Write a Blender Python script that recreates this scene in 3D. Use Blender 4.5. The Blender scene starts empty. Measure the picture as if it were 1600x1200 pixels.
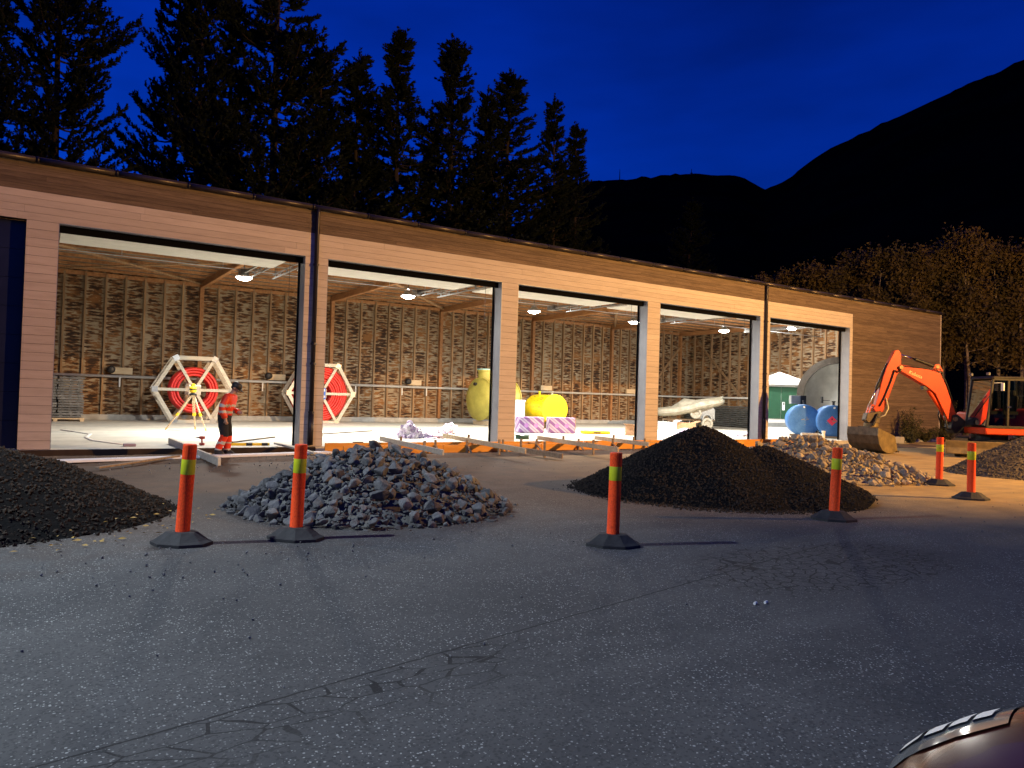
import bpy, bmesh, math, random
import numpy as np
from mathutils import Vector, Matrix, noise as mnoise
random.seed(7)
S = bpy.context.scene
COL = S.collection
R = math.radians

# ---------------------------------------------------------------- camera
A, P, RO, FPX = R(57.005), R(1.1332), R(1.6848), 1137.9
fw = Vector((math.cos(A)*math.cos(P), math.sin(A)*math.cos(P), math.sin(P)))
rt = Vector((math.sin(A), -math.cos(A), 0.0)); up = rt.cross(fw)
cr = rt*math.cos(RO)+up*math.sin(RO); cu = up*math.cos(RO)-rt*math.sin(RO)
cam = bpy.data.cameras.new('camera'); co = bpy.data.objects.new('camera', cam); COL.objects.link(co)
m3 = Matrix((cr, cu, -fw)).transposed()
co.matrix_world = Matrix.Translation((0, 0, 1.55)) @ m3.to_4x4()
cam.sensor_width = 36; cam.lens = 36*FPX/1600; cam.clip_start = .05; cam.clip_end = 6000
S.camera = co
S.view_settings.view_transform = 'Standard'; S.view_settings.look = 'None'
S.view_settings.exposure = 1.5; S.view_settings.gamma = 1; S.view_settings.use_curve_mapping = False

# ---------------------------------------------------------------- sky: blue hour, sun below the horizon
W = bpy.data.worlds.new('World'); S.world = W; W.use_nodes = True
nt = W.node_tree; nt.nodes.clear()
sky = nt.nodes.new('ShaderNodeTexSky'); sky.sky_type = 'NISHITA'; sky.sun_disc = False
sky.sun_elevation = R(1.0); sky.sun_rotation = R(-25); sky.ozone_density = 6.0; sky.air_density = 1.0; sky.dust_density = .3
tint = nt.nodes.new('ShaderNodeMix'); tint.data_type = 'RGBA'; tint.blend_type = 'MULTIPLY'; tint.inputs[0].default_value = 1
tint.inputs[7].default_value = (.03, .30, 1.0, 1)
tc = nt.nodes.new('ShaderNodeTexCoord'); cl = nt.nodes.new('ShaderNodeTexNoise'); cl.inputs['Scale'].default_value = 2.6; cl.inputs['Detail'].default_value = 4
mp = nt.nodes.new('ShaderNodeMapping'); mp.inputs['Scale'].default_value = (1, 1, 3.5)
cmr = nt.nodes.new('ShaderNodeMapRange'); cmr.inputs[1].default_value = .3; cmr.inputs[2].default_value = .7; cmr.inputs[3].default_value = .70; cmr.inputs[4].default_value = 1.25
cm = nt.nodes.new('ShaderNodeMix'); cm.data_type = 'RGBA'; cm.blend_type = 'MULTIPLY'; cm.inputs[0].default_value = 1
bg = nt.nodes.new('ShaderNodeBackground'); bg.inputs[1].default_value = SKYSTR = 0.15
wo = nt.nodes.new('ShaderNodeOutputWorld'); L = nt.links.new
L(sky.outputs[0], tint.inputs[6]); L(tc.outputs['Generated'], mp.inputs[0]); L(mp.outputs[0], cl.inputs['Vector'])
L(cl.outputs[0], cmr.inputs[0]); L(cmr.outputs[0], cm.inputs[7]); L(tint.outputs[2], cm.inputs[6])
L(cm.outputs[2], bg.inputs[0]); L(bg.outputs[0], wo.inputs[0])

LAMP_W = 365          # hall lamps
FLOOD_W = 15500       # sodium floodlight on a mast to the right
WHITE_W = 1650        # white yard lamp to the left

# ---------------------------------------------------------------- mesh helpers
class MB:
    def __init__(s): s.v = []; s.f = []; s.mi = []; s.M = None; s.cur = 0
    def add(s, vs, fs):
        o = len(s.v)
        for p in vs:
            p = Vector(p)
            s.v.append(tuple(s.M @ p) if s.M else tuple(p))
        for f in fs: s.f.append(tuple(i+o for i in f)); s.mi.append(s.cur)
    def box(s, c, d, M=None):
        x, y, z = [k/2 for k in d]; c = Vector(c)
        vs = [Vector((a*x, b*y, e*z)) for a in (-1, 1) for b in (-1, 1) for e in (-1, 1)]
        vs = [(M @ p if M else p)+c for p in vs]
        s.add(vs, [(0,1,3,2), (4,6,7,5), (0,4,5,1), (2,3,7,6), (0,2,6,4), (1,5,7,3)])
        return s
    def b2(s, x0, x1, y0, y1, z0, z1): return s.box(((x0+x1)/2, (y0+y1)/2, (z0+z1)/2), (x1-x0, y1-y0, z1-z0))
    def bar(s, a, b, w, h, upv=(0, 0, 1)):
        a, b = Vector(a), Vector(b); d = (b-a); l = d.length; d.normalize()
        u = Vector(upv); sd = d.cross(u)
        if sd.length < 1e-4: sd = d.cross(Vector((1, 0, 0)))
        sd.normalize(); u = sd.cross(d)
        return s.box((a+b)/2, (l, w, h), Matrix((d, sd, u)).transposed())
    def tube(s, pts, r, n=8, cap=True):
        pts = [Vector(p) for p in pts]; rs = r if isinstance(r, (list, tuple)) else [r]*len(pts)
        vs = []; fs = []; prev = None
        for i, p in enumerate(pts):
            d = (pts[min(i+1, len(pts)-1)]-pts[max(i-1, 0)])
            if d.length < 1e-6: d = Vector((0, 0, 1))
            d.normalize()
            if prev is None:
                a = d.cross(Vector((0, 0, 1)));
                if a.length < .05: a = d.cross(Vector((1, 0, 0)))
            else: a = prev-d*prev.dot(d)
            a.normalize(); prev = a; b = d.cross(a)
            for k in range(n):
                t = 2*math.pi*k/n; vs.append(p+(a*math.cos(t)+b*math.sin(t))*rs[i])
        for i in range(len(pts)-1):
            for k in range(n):
                k2 = (k+1) % n; fs.append((i*n+k, i*n+k2, (i+1)*n+k2, (i+1)*n+k))
        if cap: fs.append(tuple(range(n-1, -1, -1))); fs.append(tuple((len(pts)-1)*n+k for k in range(n)))
        s.add(vs, fs); return s
    def prism(s, poly, y0, y1, axis='y'):
        n = len(poly)
        def P3(a, b, t): return {'y': (a, t, b), 'x': (t, a, b), 'z': (a, b, t)}[axis]
        vs = [P3(a, b, y0) for a, b in poly]+[P3(a, b, y1) for a, b in poly]
        fs = [tuple(range(n)), tuple(range(2*n-1, n-1, -1))]+[(i, n+i, n+(i+1) % n, (i+1) % n) for i in range(n)]
        s.add(vs, fs); return s
    def lathe(s, prof, n=24, M=None):          # profile (r, z) about local z
        vs = []; fs = []
        for r, z in prof:
            for k in range(n):
                t = 2*math.pi*k/n; p = Vector((r*math.cos(t), r*math.sin(t), z)); vs.append(M @ p if M else p)
        for i in range(len(prof)-1):
            for k in range(n):
                k2 = (k+1) % n; fs.append((i*n+k, i*n+k2, (i+1)*n+k2, (i+1)*n+k))
        s.add(vs, fs); return s
    def torus(s, Rr, r, M, N=40, n=8):
        vs = []; fs = []
        for i in range(N):
            t = 2*math.pi*i/N
            for k in range(n):
                u = 2*math.pi*k/n; q = Rr+r*math.cos(u); vs.append(M @ Vector((q*math.cos(t), q*math.sin(t), r*math.sin(u))))
        for i in range(N):
            for k in range(n):
                fs.append((i*n+k, ((i+1) % N)*n+k, ((i+1) % N)*n+(k+1) % n, i*n+(k+1) % n))
        s.add(vs, fs); return s
    def mesh(s, name, mats, smooth=False):
        me = bpy.data.meshes.new(name); me.from_pydata(s.v, [], s.f)
        bm = bmesh.new(); bm.from_mesh(me); bmesh.ops.recalc_face_normals(bm, faces=bm.faces); bm.to_mesh(me); bm.free()
        ms = mats if isinstance(mats, (list, tuple)) else [mats]
        for m in ms: me.materials.append(m)
        if len(ms) > 1: me.polygons.foreach_set('material_index', s.mi)
        if smooth: me.polygons.foreach_set('use_smooth', [True]*len(me.polygons))
        me.update(); return me
    def build(s, name, mats, parent=None, smooth=False, bevel=0, loc=None, seg=1, auto=None):
        o = link(name, s.mesh(name, mats, smooth), parent)
        if loc: o.location = loc
        if bevel: bev(o, bevel, seg)
        if auto:
            for p in o.data.polygons: p.use_smooth = True
            try: o.data.set_sharp_from_angle(angle=R(auto))
            except Exception: pass
        return o
def bev(o, w, seg=1):
    b = o.modifiers.new('bevel', 'BEVEL'); b.width = w; b.segments = seg; b.limit_method = 'ANGLE'; b.angle_limit = R(40)
def link(name, me, parent=None):
    o = bpy.data.objects.new(name, me); COL.objects.link(o)
    if parent: o.parent = parent
    return o
def tag(o, label=None, cat=None, group=None, kind=None):
    if label: o['label'] = label
    if cat: o['category'] = cat
    if group: o['group'] = group
    if kind: o['kind'] = kind
    return o
def thing(name, label, cat, loc=(0, 0, 0), rz=0, group=None):
    o = link(name, None); o.location = loc; o.rotation_euler = (0, 0, rz); o.empty_display_size = .2
    return tag(o, label, cat, group)
def inst(me, name, parent, loc=(0, 0, 0), rot=(0, 0, 0), sc=(1, 1, 1)):
    o = link(name, me, parent); o.location = loc; o.rotation_euler = rot; o.scale = sc if isinstance(sc, tuple) else (sc,)*3
    return o

# ---------------------------------------------------------------- materials
MAT = {}
def mat(name, c1, c2=None, scale=4.0, stretch=(1, 1, 1), rough=.7, metal=0, bump=0, bscale=None, detail=5, lo=.35, hi=.65, rnd=0, coord='Object', spec=.4, emit=None, coat=0, trans=0, fine=0):
    m = bpy.data.materials.new(name); m.use_nodes = True; t = m.node_tree; n = t.nodes; l = t.links.new
    b = n['Principled BSDF']; b.inputs['Base Color'].default_value = (*c1, 1); b.inputs['Roughness'].default_value = rough
    b.inputs['Metallic'].default_value = metal; b.inputs['Specular IOR Level'].default_value = spec; b.inputs['Coat Weight'].default_value = coat
    if trans: b.inputs['Transmission Weight'].default_value = trans
    if emit: b.inputs['Emission Color'].default_value = (*emit[:3], 1); b.inputs['Emission Strength'].default_value = emit[3]
    if c2 or bump:
        tc = n.new('ShaderNodeTexCoord'); mp = n.new('ShaderNodeMapping'); mp.inputs['Scale'].default_value = stretch
        if coord == 'World':
            g = n.new('ShaderNodeNewGeometry'); l(g.outputs['Position'], mp.inputs[0])
        else: l(tc.outputs[coord], mp.inputs[0])
        src = mp.outputs[0]
        if rnd:
            oi = n.new('ShaderNodeObjectInfo'); ad = n.new('ShaderNodeVectorMath'); ad.operation = 'MULTIPLY_ADD'
            ad.inputs[1].default_value = (37, 53, 71); l(oi.outputs['Random'], ad.inputs[0]); l(src, ad.inputs[2]); src = ad.outputs[0]
        nz = n.new('ShaderNodeTexNoise'); nz.inputs['Scale'].default_value = scale; nz.inputs['Detail'].default_value = detail; nz.inputs['Roughness'].default_value = .62
        l(src, nz.inputs['Vector'])
        col = None
        if c2:
            rp = n.new('ShaderNodeMapRange'); rp.inputs[1].default_value = lo; rp.inputs[2].default_value = hi; l(nz.outputs[0], rp.inputs[0])
            mx = n.new('ShaderNodeMix'); mx.data_type = 'RGBA'; mx.inputs[6].default_value = (*c1, 1); mx.inputs[7].default_value = (*c2, 1)
            l(rp.outputs[0], mx.inputs[0]); col = mx.outputs[2]
            if rnd:
                hs = n.new('ShaderNodeHueSaturation'); mr = n.new('ShaderNodeMapRange'); mr.inputs[3].default_value = 1-rnd; mr.inputs[4].default_value = 1+rnd
                l(oi.outputs['Random'], mr.inputs[0]); l(mr.outputs[0], hs.inputs['Value']); l(col, hs.inputs['Color']); col = hs.outputs[0]
            if fine:
                n2 = n.new('ShaderNodeTexNoise'); n2.inputs['Scale'].default_value = scale*9; n2.inputs['Detail'].default_value = 3; l(src, n2.inputs['Vector'])
                mr = n.new('ShaderNodeMapRange'); mr.inputs[1].default_value = .3; mr.inputs[2].default_value = .7; mr.inputs[3].default_value = 1-fine; mr.inputs[4].default_value = 1+fine
                l(n2.outputs[0], mr.inputs[0]); mu = n.new('ShaderNodeMix'); mu.data_type = 'RGBA'; mu.blend_type = 'MULTIPLY'; mu.inputs[0].default_value = 1
                l(col, mu.inputs[6]); l(mr.outputs[0], mu.inputs[7]); col = mu.outputs[2]
            l(col, b.inputs['Base Color'])
        if bump:
            bs = n.new('ShaderNodeTexNoise'); bs.inputs['Scale'].default_value = bscale or scale*3; bs.inputs['Detail'].default_value = 4; l(src, bs.inputs['Vector'])
            bp = n.new('ShaderNodeBump'); bp.inputs['Strength'].default_value = bump; bp.inputs['Distance'].default_value = .02
            l(bs.outputs[0], bp.inputs['Height']); l(bp.outputs[0], b.inputs['Normal'])
    MAT[name] = m; return m

mat('paint_board', (.60, .53, .47), (.50, .43, .37), 1.2, (1.2, 1, 9), rough=.75, bump=.25, bscale=22, rnd=.07, coord='World', lo=.45, hi=.75)
mat('stain_board', (.20, .145, .10), (.115, .08, .055), 1.1, (1, 1, 16), rough=.8, bump=.4, bscale=20, rnd=.16, coord='World', fine=.15)
mat('dark_backing', (.05, .035, .025), rough=.9)
mat('jamb_grey', (.33, .345, .38), (.28, .295, .33), 2, rough=.45, metal=.25, spec=.5)
mat('black_rubber', (.004, .004, .005), rough=.9, spec=.05)
mat('gutter_metal', (.085, .07, .065), (.06, .05, .045), 3, rough=.4, metal=.5)
mat('downpipe_metal', (.035, .032, .04), (.025, .022, .028), 3, rough=.4, metal=.4)
mat('roof_felt', (.04, .038, .038), (.03, .028, .028), 6, rough=.9)
mat('roof_deck', (.17, .14, .105), (.12, .095, .07), 1.3, (1, 6, 1), rough=.85, bump=.2, coord='World')
mat('beam_wood', (.42, .20, .075), (.28, .12, .045), 1.5, (6, 1.2, 6), rough=.7, bump=.2, rnd=.12, coord='World')
mat('stud_wood', (.36, .22, .11), (.24, .135, .065), 2.0, (6, 6, .7), rough=.8, bump=.2, rnd=.22, coord='World')
mat('new_wood', (.62, .50, .34), (.50, .37, .22), 1.6, (1.2, 9, 9), rough=.75, bump=.15, rnd=.12)
mat('pale_wood', (.60, .55, .45), (.47, .41, .32), 1.6, (1.2, 9, 9), rough=.75, bump=.15, rnd=.1)
mat('old_wood', (.33, .25, .17), (.20, .14, .09), 1.6, (1.2, 9, 9), rough=.85, bump=.25, rnd=.15)
mat('form_wood', (.80, .36, .055), (.66, .27, .035), 1.6, (1.2, 9, 9), rough=.6, bump=.1, rnd=.1)
mat('door_white', (.82, .80, .72), (.72, .70, .62), 1.5, (.6, 4, 1), rough=.5)
mat('door_navy', (.014, .018, .045), (.01, .013, .032), 2, rough=.35, spec=.5)
mat('zinc', (.48, .49, .50), (.34, .35, .36), 9, rough=.35, metal=.8)
mat('white_pipe', (.84, .82, .77), (.74, .71, .65), 2, rough=.4)
mat('lamp_body', (.55, .56, .57), rough=.35, metal=.6)
mat('lamp_glow', (1, 1, 1), emit=(1, .96, .87, 28))
mat('concrete_floor', (.62, .60, .52), (.44, .42, .36), .55, (1, 1.6, 1), rough=.7, bump=.15, bscale=9, coord='World', fine=.08, lo=.4, hi=.72)
mat('concrete', (.46, .45, .42), (.33, .32, .30), 3, rough=.9, bump=.3, rnd=.08)
mat('dirt', (.12, .064, .032), (.05, .028, .016), .9, rough=.95, bump=1.0, bscale=14, coord='World', fine=.35)
mat('foam', (.86, .86, .88), (.78, .78, .8), 5, rough=.8)
mat('gravel_dark', (.009, .0085, .0085), (.005, .005, .005), 9, rough=1, spec=.1, bump=.9, bscale=30, coord='World')
mat('gravel_stone', (.050, .037, .027), (.016, .014, .012), 16, rough=.9, spec=.2, coord='World')
mat('gravel_brown', (.13, .105, .075), (.06, .05, .04), 11, rough=.8, coord='World')
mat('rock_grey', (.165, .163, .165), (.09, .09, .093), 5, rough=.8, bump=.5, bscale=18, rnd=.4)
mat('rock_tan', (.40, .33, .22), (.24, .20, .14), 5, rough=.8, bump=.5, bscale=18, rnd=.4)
mat('hi_orange', (.86, .055, .012), (.70, .04, .01), 7, rough=.5)
mat('post_orange', (.98, .085, .014), (.72, .05, .012), 9, (1, 1, .5), rough=.6, fine=.22, spec=.2, rnd=.08, lo=.45, hi=.8)
mat('post_yellow', (.62, .66, .02), (.52, .56, .015), 9, rough=.3, spec=.6)
mat('rubber_base', (.022, .022, .024), (.04, .04, .042), 7, rough=.8, bump=.4)
mat('coil_red', (.74, .035, .025), (.60, .022, .018), 5, rough=.4, spec=.5)
mat('sign_white', (.8, .8, .82), rough=.5)
mat('sign_blue', (.03, .12, .5), rough=.5)
mat('tool_yellow', (.85, .60, .02), rough=.45)
mat('tool_red', (.35, .05, .04), rough=.5)
mat('black_plastic', (.018, .018, .02), rough=.5)
mat('slab_grey', (.17, .175, .18), (.10, .105, .11), 4, rough=.75, bump=.2, rnd=.25)
mat('tank_green', (.50, .44, .09), (.36, .31, .06), 1.6, rough=.42, fine=.06)
mat('tank_yellow', (.74, .56, .008), (.62, .45, .008), 2, rough=.4)
mat('tank_blue', (.035, .13, .36), (.07, .19, .43), 3, rough=.5, lo=.4, hi=.75, fine=.15)
mat('flag_red', (.75, .05, .10), rough=.5)
mat('rust', (.10, .05, .02), (.2, .12, .06), 8, rough=.9)
mat('kiosk_green', (.020, .078, .042), (.016, .062, .034), 2, rough=.5)
mat('kiosk_white', (.60, .60, .59), rough=.5)
mat('grille_dark', (.10, .10, .09), rough=.6)
mat('tarp', (.33, .31, .25), (.20, .19, .145), 3, rough=.6, bump=.5, bscale=7)
mat('grey_paint', (.22, .235, .24), (.17, .18, .185), 3, rough=.5)
mat('wheel_cream', (.30, .29, .25), (.22, .21, .17), 6, rough=.6)
mat('corr_dark', (.10, .105, .10), (.2, .2, .19), 3, (1, 1, 5), rough=.35, metal=.3)
mat('plastic_purple', (.50, .36, .58), (.80, .78, .82), 7, rough=.3, lo=.4, hi=.6, bump=.4, spec=.6)
mat('cardboard', (.42, .25, .14), (.36, .2, .11), 4, rough=.85)
mat('excavator_orange', (.58, .048, .005), (.40, .034, .005), 2.6, rough=.45, spec=.35, fine=.14)
mat('excavator_dark', (.014, .013, .013), (.026, .023, .02), 5, rough=.55, metal=.2)
mat('steel_brown', (.13, .10, .07), (.07, .052, .038), 6, rough=.55, metal=.5)
mat('bucket_steel', (.27, .20, .09), (.15, .115, .06), 4, rough=.5, metal=.35)
mat('chrome', (.6, .6, .6), rough=.15, metal=1)
mat('hose_black', (.015, .015, .015), rough=.45)
mat('hose_cream', (.5, .45, .28), rough=.5)
mat('decal_cream', (.85, .6, .3), rough=.5)
mat('amber', (.9, .35, .03), rough=.2, spec=.6)
mat('blue_plastic', (.05, .06, .45), rough=.35)
mat('seat_cloth', (.05, .05, .05), rough=.9)
mat('bark_dark', (.045, .032, .022), (.025, .018, .013), 6, (1, 1, .3), rough=.95, bump=.5)
mat('bark_birch', (.36, .30, .23), (.10, .08, .06), 3, (1, 1, 2.5), rough=.85, bump=.3)
mat('needles', (.010, .016, .0075), (.006, .010, .005), .8, rough=.8, coord='World', spec=.2)
mat('autumn_leaf', (.115, .080, .028), (.060, .050, .020), .45, rough=.7, coord='World', spec=.25, lo=.38, hi=.62, fine=.25)
mat('shrub_leaf', (.06, .055, .02), (.03, .035, .012), 3, rough=.7, coord='World')
mat('yellow_leaf', (.42, .26, .05), (.30, .2, .08), 9, rough=.7, coord='World')
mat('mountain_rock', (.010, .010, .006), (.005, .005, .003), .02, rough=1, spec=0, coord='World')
mat('skin', (.52, .30, .21), rough=.55)
mat('hair', (.03, .022, .016), rough=.8)
mat('trouser_dark', (.022, .020, .024), (.014, .013, .016), 9, rough=.9)
mat('reflect_band', (.50, .48, .44), rough=.4)
mat('car_paint', (.05, .012, .007), rough=.25, coat=.3, spec=.4)
mat('car_glass', (.01, .011, .013), rough=.05, spec=.8)
mat('lens_clear', (.16, .16, .155), rough=.08, spec=.8)
mat('lens_chrome', (.85, .85, .80), rough=.5, metal=.3)
mat('trench_brown', (.055, .036, .024), (.03, .02, .014), 2, rough=.9, bump=.6, coord='World')
mat('litter_white', (.8, .8, .78), rough=.6)

# glazing for the excavator cab, tinted dark to dim the cab interior
g = bpy.data.materials.new('cab_glass'); g.use_nodes = True; n = g.node_tree.nodes; n.clear()
o_ = n.new('ShaderNodeOutputMaterial'); tr = n.new('ShaderNodeBsdfTransparent'); gl = n.new('ShaderNodeBsdfGlossy'); mx = n.new('ShaderNodeMixShader'); fr = n.new('ShaderNodeFresnel')
tr.inputs[0].default_value = (.32, .35, .35, 1); gl.inputs['Roughness'].default_value = .03; fr.inputs[0].default_value = 1.5
ll = g.node_tree.links.new; ll(fr.outputs[0], mx.inputs[0]); ll(tr.outputs[0], mx.inputs[1]); ll(gl.outputs[0], mx.inputs[2]); ll(mx.outputs[0], o_.inputs[0]); MAT['cab_glass'] = g

def nodes_of(name, rough=.8):
    m = bpy.data.materials.new(name); m.use_nodes = True; t = m.node_tree; MAT[name] = m
    b = t.nodes['Principled BSDF']; b.inputs['Roughness'].default_value = rough; b.inputs['Specular IOR Level'].default_value = .35
    g = t.nodes.new('ShaderNodeNewGeometry'); return m, t, b, g
class NG:                     # tiny node-graph helper
    def __init__(s, t): s.t = t; s.l = t.links.new
    def put(s, sock, v):
        if hasattr(v, 'is_output'): s.l(v, sock)
        elif isinstance(v, tuple) and len(v) == 3 and sock.type == 'RGBA': sock.default_value = (*v, 1)
        else: sock.default_value = v
    def math(s, op, a, b=0, c=0):
        n = s.t.nodes.new('ShaderNodeMath'); n.operation = op
        s.put(n.inputs[0], a); s.put(n.inputs[1], b); s.put(n.inputs[2], c); return n.outputs[0]
    def map(s, v, scale, loc=(0, 0, 0), rot=(0, 0, 0)):
        n = s.t.nodes.new('ShaderNodeMapping'); s.l(v, n.inputs[0]); n.inputs['Scale'].default_value = scale; n.inputs['Location'].default_value = loc; n.inputs['Rotation'].default_value = rot; return n.outputs[0]
    def noise(s, v, scale, detail=4, rough=.6):
        n = s.t.nodes.new('ShaderNodeTexNoise'); s.l(v, n.inputs['Vector']); n.inputs['Scale'].default_value = scale; n.inputs['Detail'].default_value = detail; n.inputs['Roughness'].default_value = rough; return n.outputs[0]
    def vor(s, v, scale, feat='F1', out=0):
        n = s.t.nodes.new('ShaderNodeTexVoronoi'); n.feature = feat; s.l(v, n.inputs['Vector']); n.inputs['Scale'].default_value = scale; return n.outputs[out]
    def rng(s, v, a, b, c=0, d=1):
        n = s.t.nodes.new('ShaderNodeMapRange'); s.put(n.inputs[0], v)
        for i, k in enumerate((a, b, c, d)): n.inputs[i+1].default_value = k
        return n.outputs[0]
    def mix(s, f, a, b, mode='MIX'):
        n = s.t.nodes.new('ShaderNodeMix'); n.data_type = 'RGBA'; n.blend_type = mode; s.put(n.inputs[0], f); s.put(n.inputs[6], a); s.put(n.inputs[7], b); return n.outputs[2]
    def xyz(s, v):
        n = s.t.nodes.new('ShaderNodeSeparateXYZ'); s.l(v, n.inputs[0]); return n.outputs
    def bump(s, h, strength, dist, b):
        n = s.t.nodes.new('ShaderNodeBump'); n.inputs['Strength'].default_value = strength; n.inputs['Distance'].default_value = dist; s.l(h, n.inputs['Height']); s.l(n.outputs[0], b.inputs['Normal'])

# worn asphalt: aggregate specks, a dark seam with cracks, crazed patch, tracked dirt near the site
m, t, b, g = nodes_of('asphalt', .82); q = NG(t); pos = g.outputs['Position']; X, Y, Z = q.xyz(pos)
big = q.noise(pos, .35, 4); mid = q.noise(pos, 2.2, 5)
c = q.mix(q.rng(big, .3, .7), (.050, .051, .052), (.118, .117, .114)); c = q.mix(q.rng(mid, .35, .75, 0, .55), c, (.045, .046, .048)); c = q.mix(q.rng(q.noise(q.map(pos, (.25, 1.3, 1), rot=(0, 0, R(-12))), .8, 4), .54, .70, 0, .55), c, (.125, .123, .118)); c = q.mix(q.rng(q.vor(q.map(pos, (1, 1, 0)), .75), .05, .11, .7, 0), c, (.018, .018, .019))
n1 = t.nodes.new('ShaderNodeTexVoronoi'); n1.inputs['Scale'].default_value = 78; q.l(pos, n1.inputs['Vector'])
sep = t.nodes.new('ShaderNodeSeparateColor'); q.l(n1.outputs['Color'], sep.inputs[0])
speck = q.math('MULTIPLY', q.math('GREATER_THAN', sep.outputs[0], .70), q.math('LESS_THAN', n1.outputs['Distance'], q.math('MULTIPLY', sep.outputs[1], .56)))
speck = q.math('MULTIPLY', speck, q.rng(q.noise(pos, 1.1, 3), .35, .6, .35, 1))
c = q.mix(q.math('MULTIPLY', speck, .85), c, (.50, .50, .47))
darkp = q.math('MULTIPLY', q.math('LESS_THAN', sep.outputs[2], .22), .5); c = q.mix(darkp, c, (.025, .026, .028))
# seam line through the yard:  y = 3.52 + 0.195 x
wob = q.math('MULTIPLY_ADD', q.noise(pos, 9, 4), .035, -.018)
seam = q.math('ADD', q.math('SUBTRACT', Y, q.math('MULTIPLY_ADD', X, .195, 3.52)), wob)
sm = q.math('MULTIPLY', q.math('LESS_THAN', q.math('ABSOLUTE', seam), .008), q.rng(X, 7.4, 7.8, 1, 0))
below = q.math('MULTIPLY', q.rng(seam, -.75, -.25), q.rng(seam, -.05, .0, 1, 0))
below = q.math('MULTIPLY', below, q.math('MULTIPLY', q.rng(X, -1, 0), q.rng(X, 2.3, 2.9, 1, 0)))
wv = t.nodes.new('ShaderNodeVectorMath'); wv.operation = 'MULTIPLY_ADD'; nv = t.nodes.new('ShaderNodeTexNoise'); nv.inputs['Scale'].default_value = 3; q.l(pos, nv.inputs['Vector'])
q.l(nv.outputs['Color'], wv.inputs[0]); wv.inputs[1].default_value = (.07, .07, 0); q.l(pos, wv.inputs[2])
ed = q.vor(q.map(wv.outputs[0], (1.0, 2.2, 1), rot=(0, 0, R(-11))), 3.1, 'DISTANCE_TO_EDGE'); crk = q.math('MULTIPLY', q.math('LESS_THAN', ed, q.math('MULTIPLY', q.rng(q.noise(pos, 5, 3), .28, .55), .034)), q.math('MULTIPLY', below, .95))
ed2 = q.vor(wv.outputs[0], 7.5, 'DISTANCE_TO_EDGE')
dx = q.math('SUBTRACT', X, 6.6); dy = q.math('SUBTRACT', Y, 4.35); dd = q.math('SQRT', q.math('ADD', q.math('MULTIPLY', q.math('MULTIPLY', dx, dx), .35), q.math('MULTIPLY', q.math('MULTIPLY', dy, dy), 1.4)))
pm = q.math('ADD', dd, q.math('MULTIPLY_ADD', mid, .8, -.4))
craze = q.math('MULTIPLY', q.math('LESS_THAN', ed2, .05), q.rng(pm, .85, 1.15, 1, 0))
cracks = q.math('MAXIMUM', q.math('MAXIMUM', sm, crk), craze)
c = q.mix(q.rng(pm, .6, 1.4, .45, 0), c, (.04, .04, .042))
dirtm = q.math('MULTIPLY', q.rng(q.math('ADD', Y, q.math('MULTIPLY', mid, 5)), 9.5, 14.0), q.rng(big, .2, .6, .6, 1))
c = q.mix(q.math('MULTIPLY', dirtm, .85), c, q.mix(q.rng(mid, .3, .7), (.125, .070, .036), (.070, .041, .023)))
sand = q.math('MULTIPLY', q.rng(q.math('ADD', X, q.math('MULTIPLY', big, 6)), 12.5, 17), q.rng(mid, .3, .65, .5, .95)); c = q.mix(sand, c, q.mix(q.rng(q.noise(q.map(pos, (.4, 1.6, 1)), 1.2, 4), .3, .7), (.50, .36, .15), (.32, .23, .10)))
c = q.mix(q.math('MULTIPLY', cracks, .9), c, (.008, .008, .009)); q.l(c, b.inputs['Base Color'])
h = q.math('SUBTRACT', q.math('ADD', q.math('MULTIPLY', q.noise(pos, 45, 3), .6), q.math('MULTIPLY', speck, .25)), q.math('MULTIPLY', cracks, 1.2)); q.bump(h, .55, .012, b)

# old sheathing: torn grey paper on brown boards
m, t, b, g = nodes_of('torn_paper', .85); q = NG(t); pos = g.outputs['Position']; X, Y, Z = q.xyz(pos)
u = q.math('ADD', X, Y); ph = q.math('ABSOLUTE', q.math('SUBTRACT', q.math('FRACT', q.math('MULTIPLY_ADD', u, 1/.80375, .53)), .5))
edge = q.math('SUBTRACT', .5, ph)                                   # 0 at the studs
tear = q.noise(q.map(pos, (2.3, 2.3, 10.5)), 1.0, 3, .55); zone = q.noise(q.map(pos, (.5, .5, .6)), 1.0, 3)
v = q.math('ADD', tear, q.math('MULTIPLY_ADD', zone, .36, -.165)); v = q.math('ADD', v, q.rng(ph, .28, .46, .03, -.13))
gate = q.rng(v, .485, .525)
paper = q.mix(q.rng(q.noise(q.map(pos, (1.2, 1.2, 2)), 1.5, 4), .3, .7), (.37, .30, .20), (.25, .185, .115)); paper = q.mix(q.rng(tear, .36, .50, .0, .30), paper, (.16, .10, .06))
brown = q.mix(q.rng(q.noise(q.map(pos, (1.5, 1.5, 9)), 1.2, 4), .38, .62), (.075, .032, .012), (.22, .10, .034)); brown = q.mix(q.rng(v, .57, .63), brown, (.034, .017, .009))
orange = q.rng(q.noise(q.map(pos, (.6, .6, .9), (5, 2, 1)), 1.1, 2), .54, .64, 0, .75); brown = q.mix(orange, brown, (.27, .12, .036))
q.l(q.mix(gate, paper, brown), b.inputs['Base Color']); q.bump(q.math('SUBTRACT', 1, gate), .5, .01, b)

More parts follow.
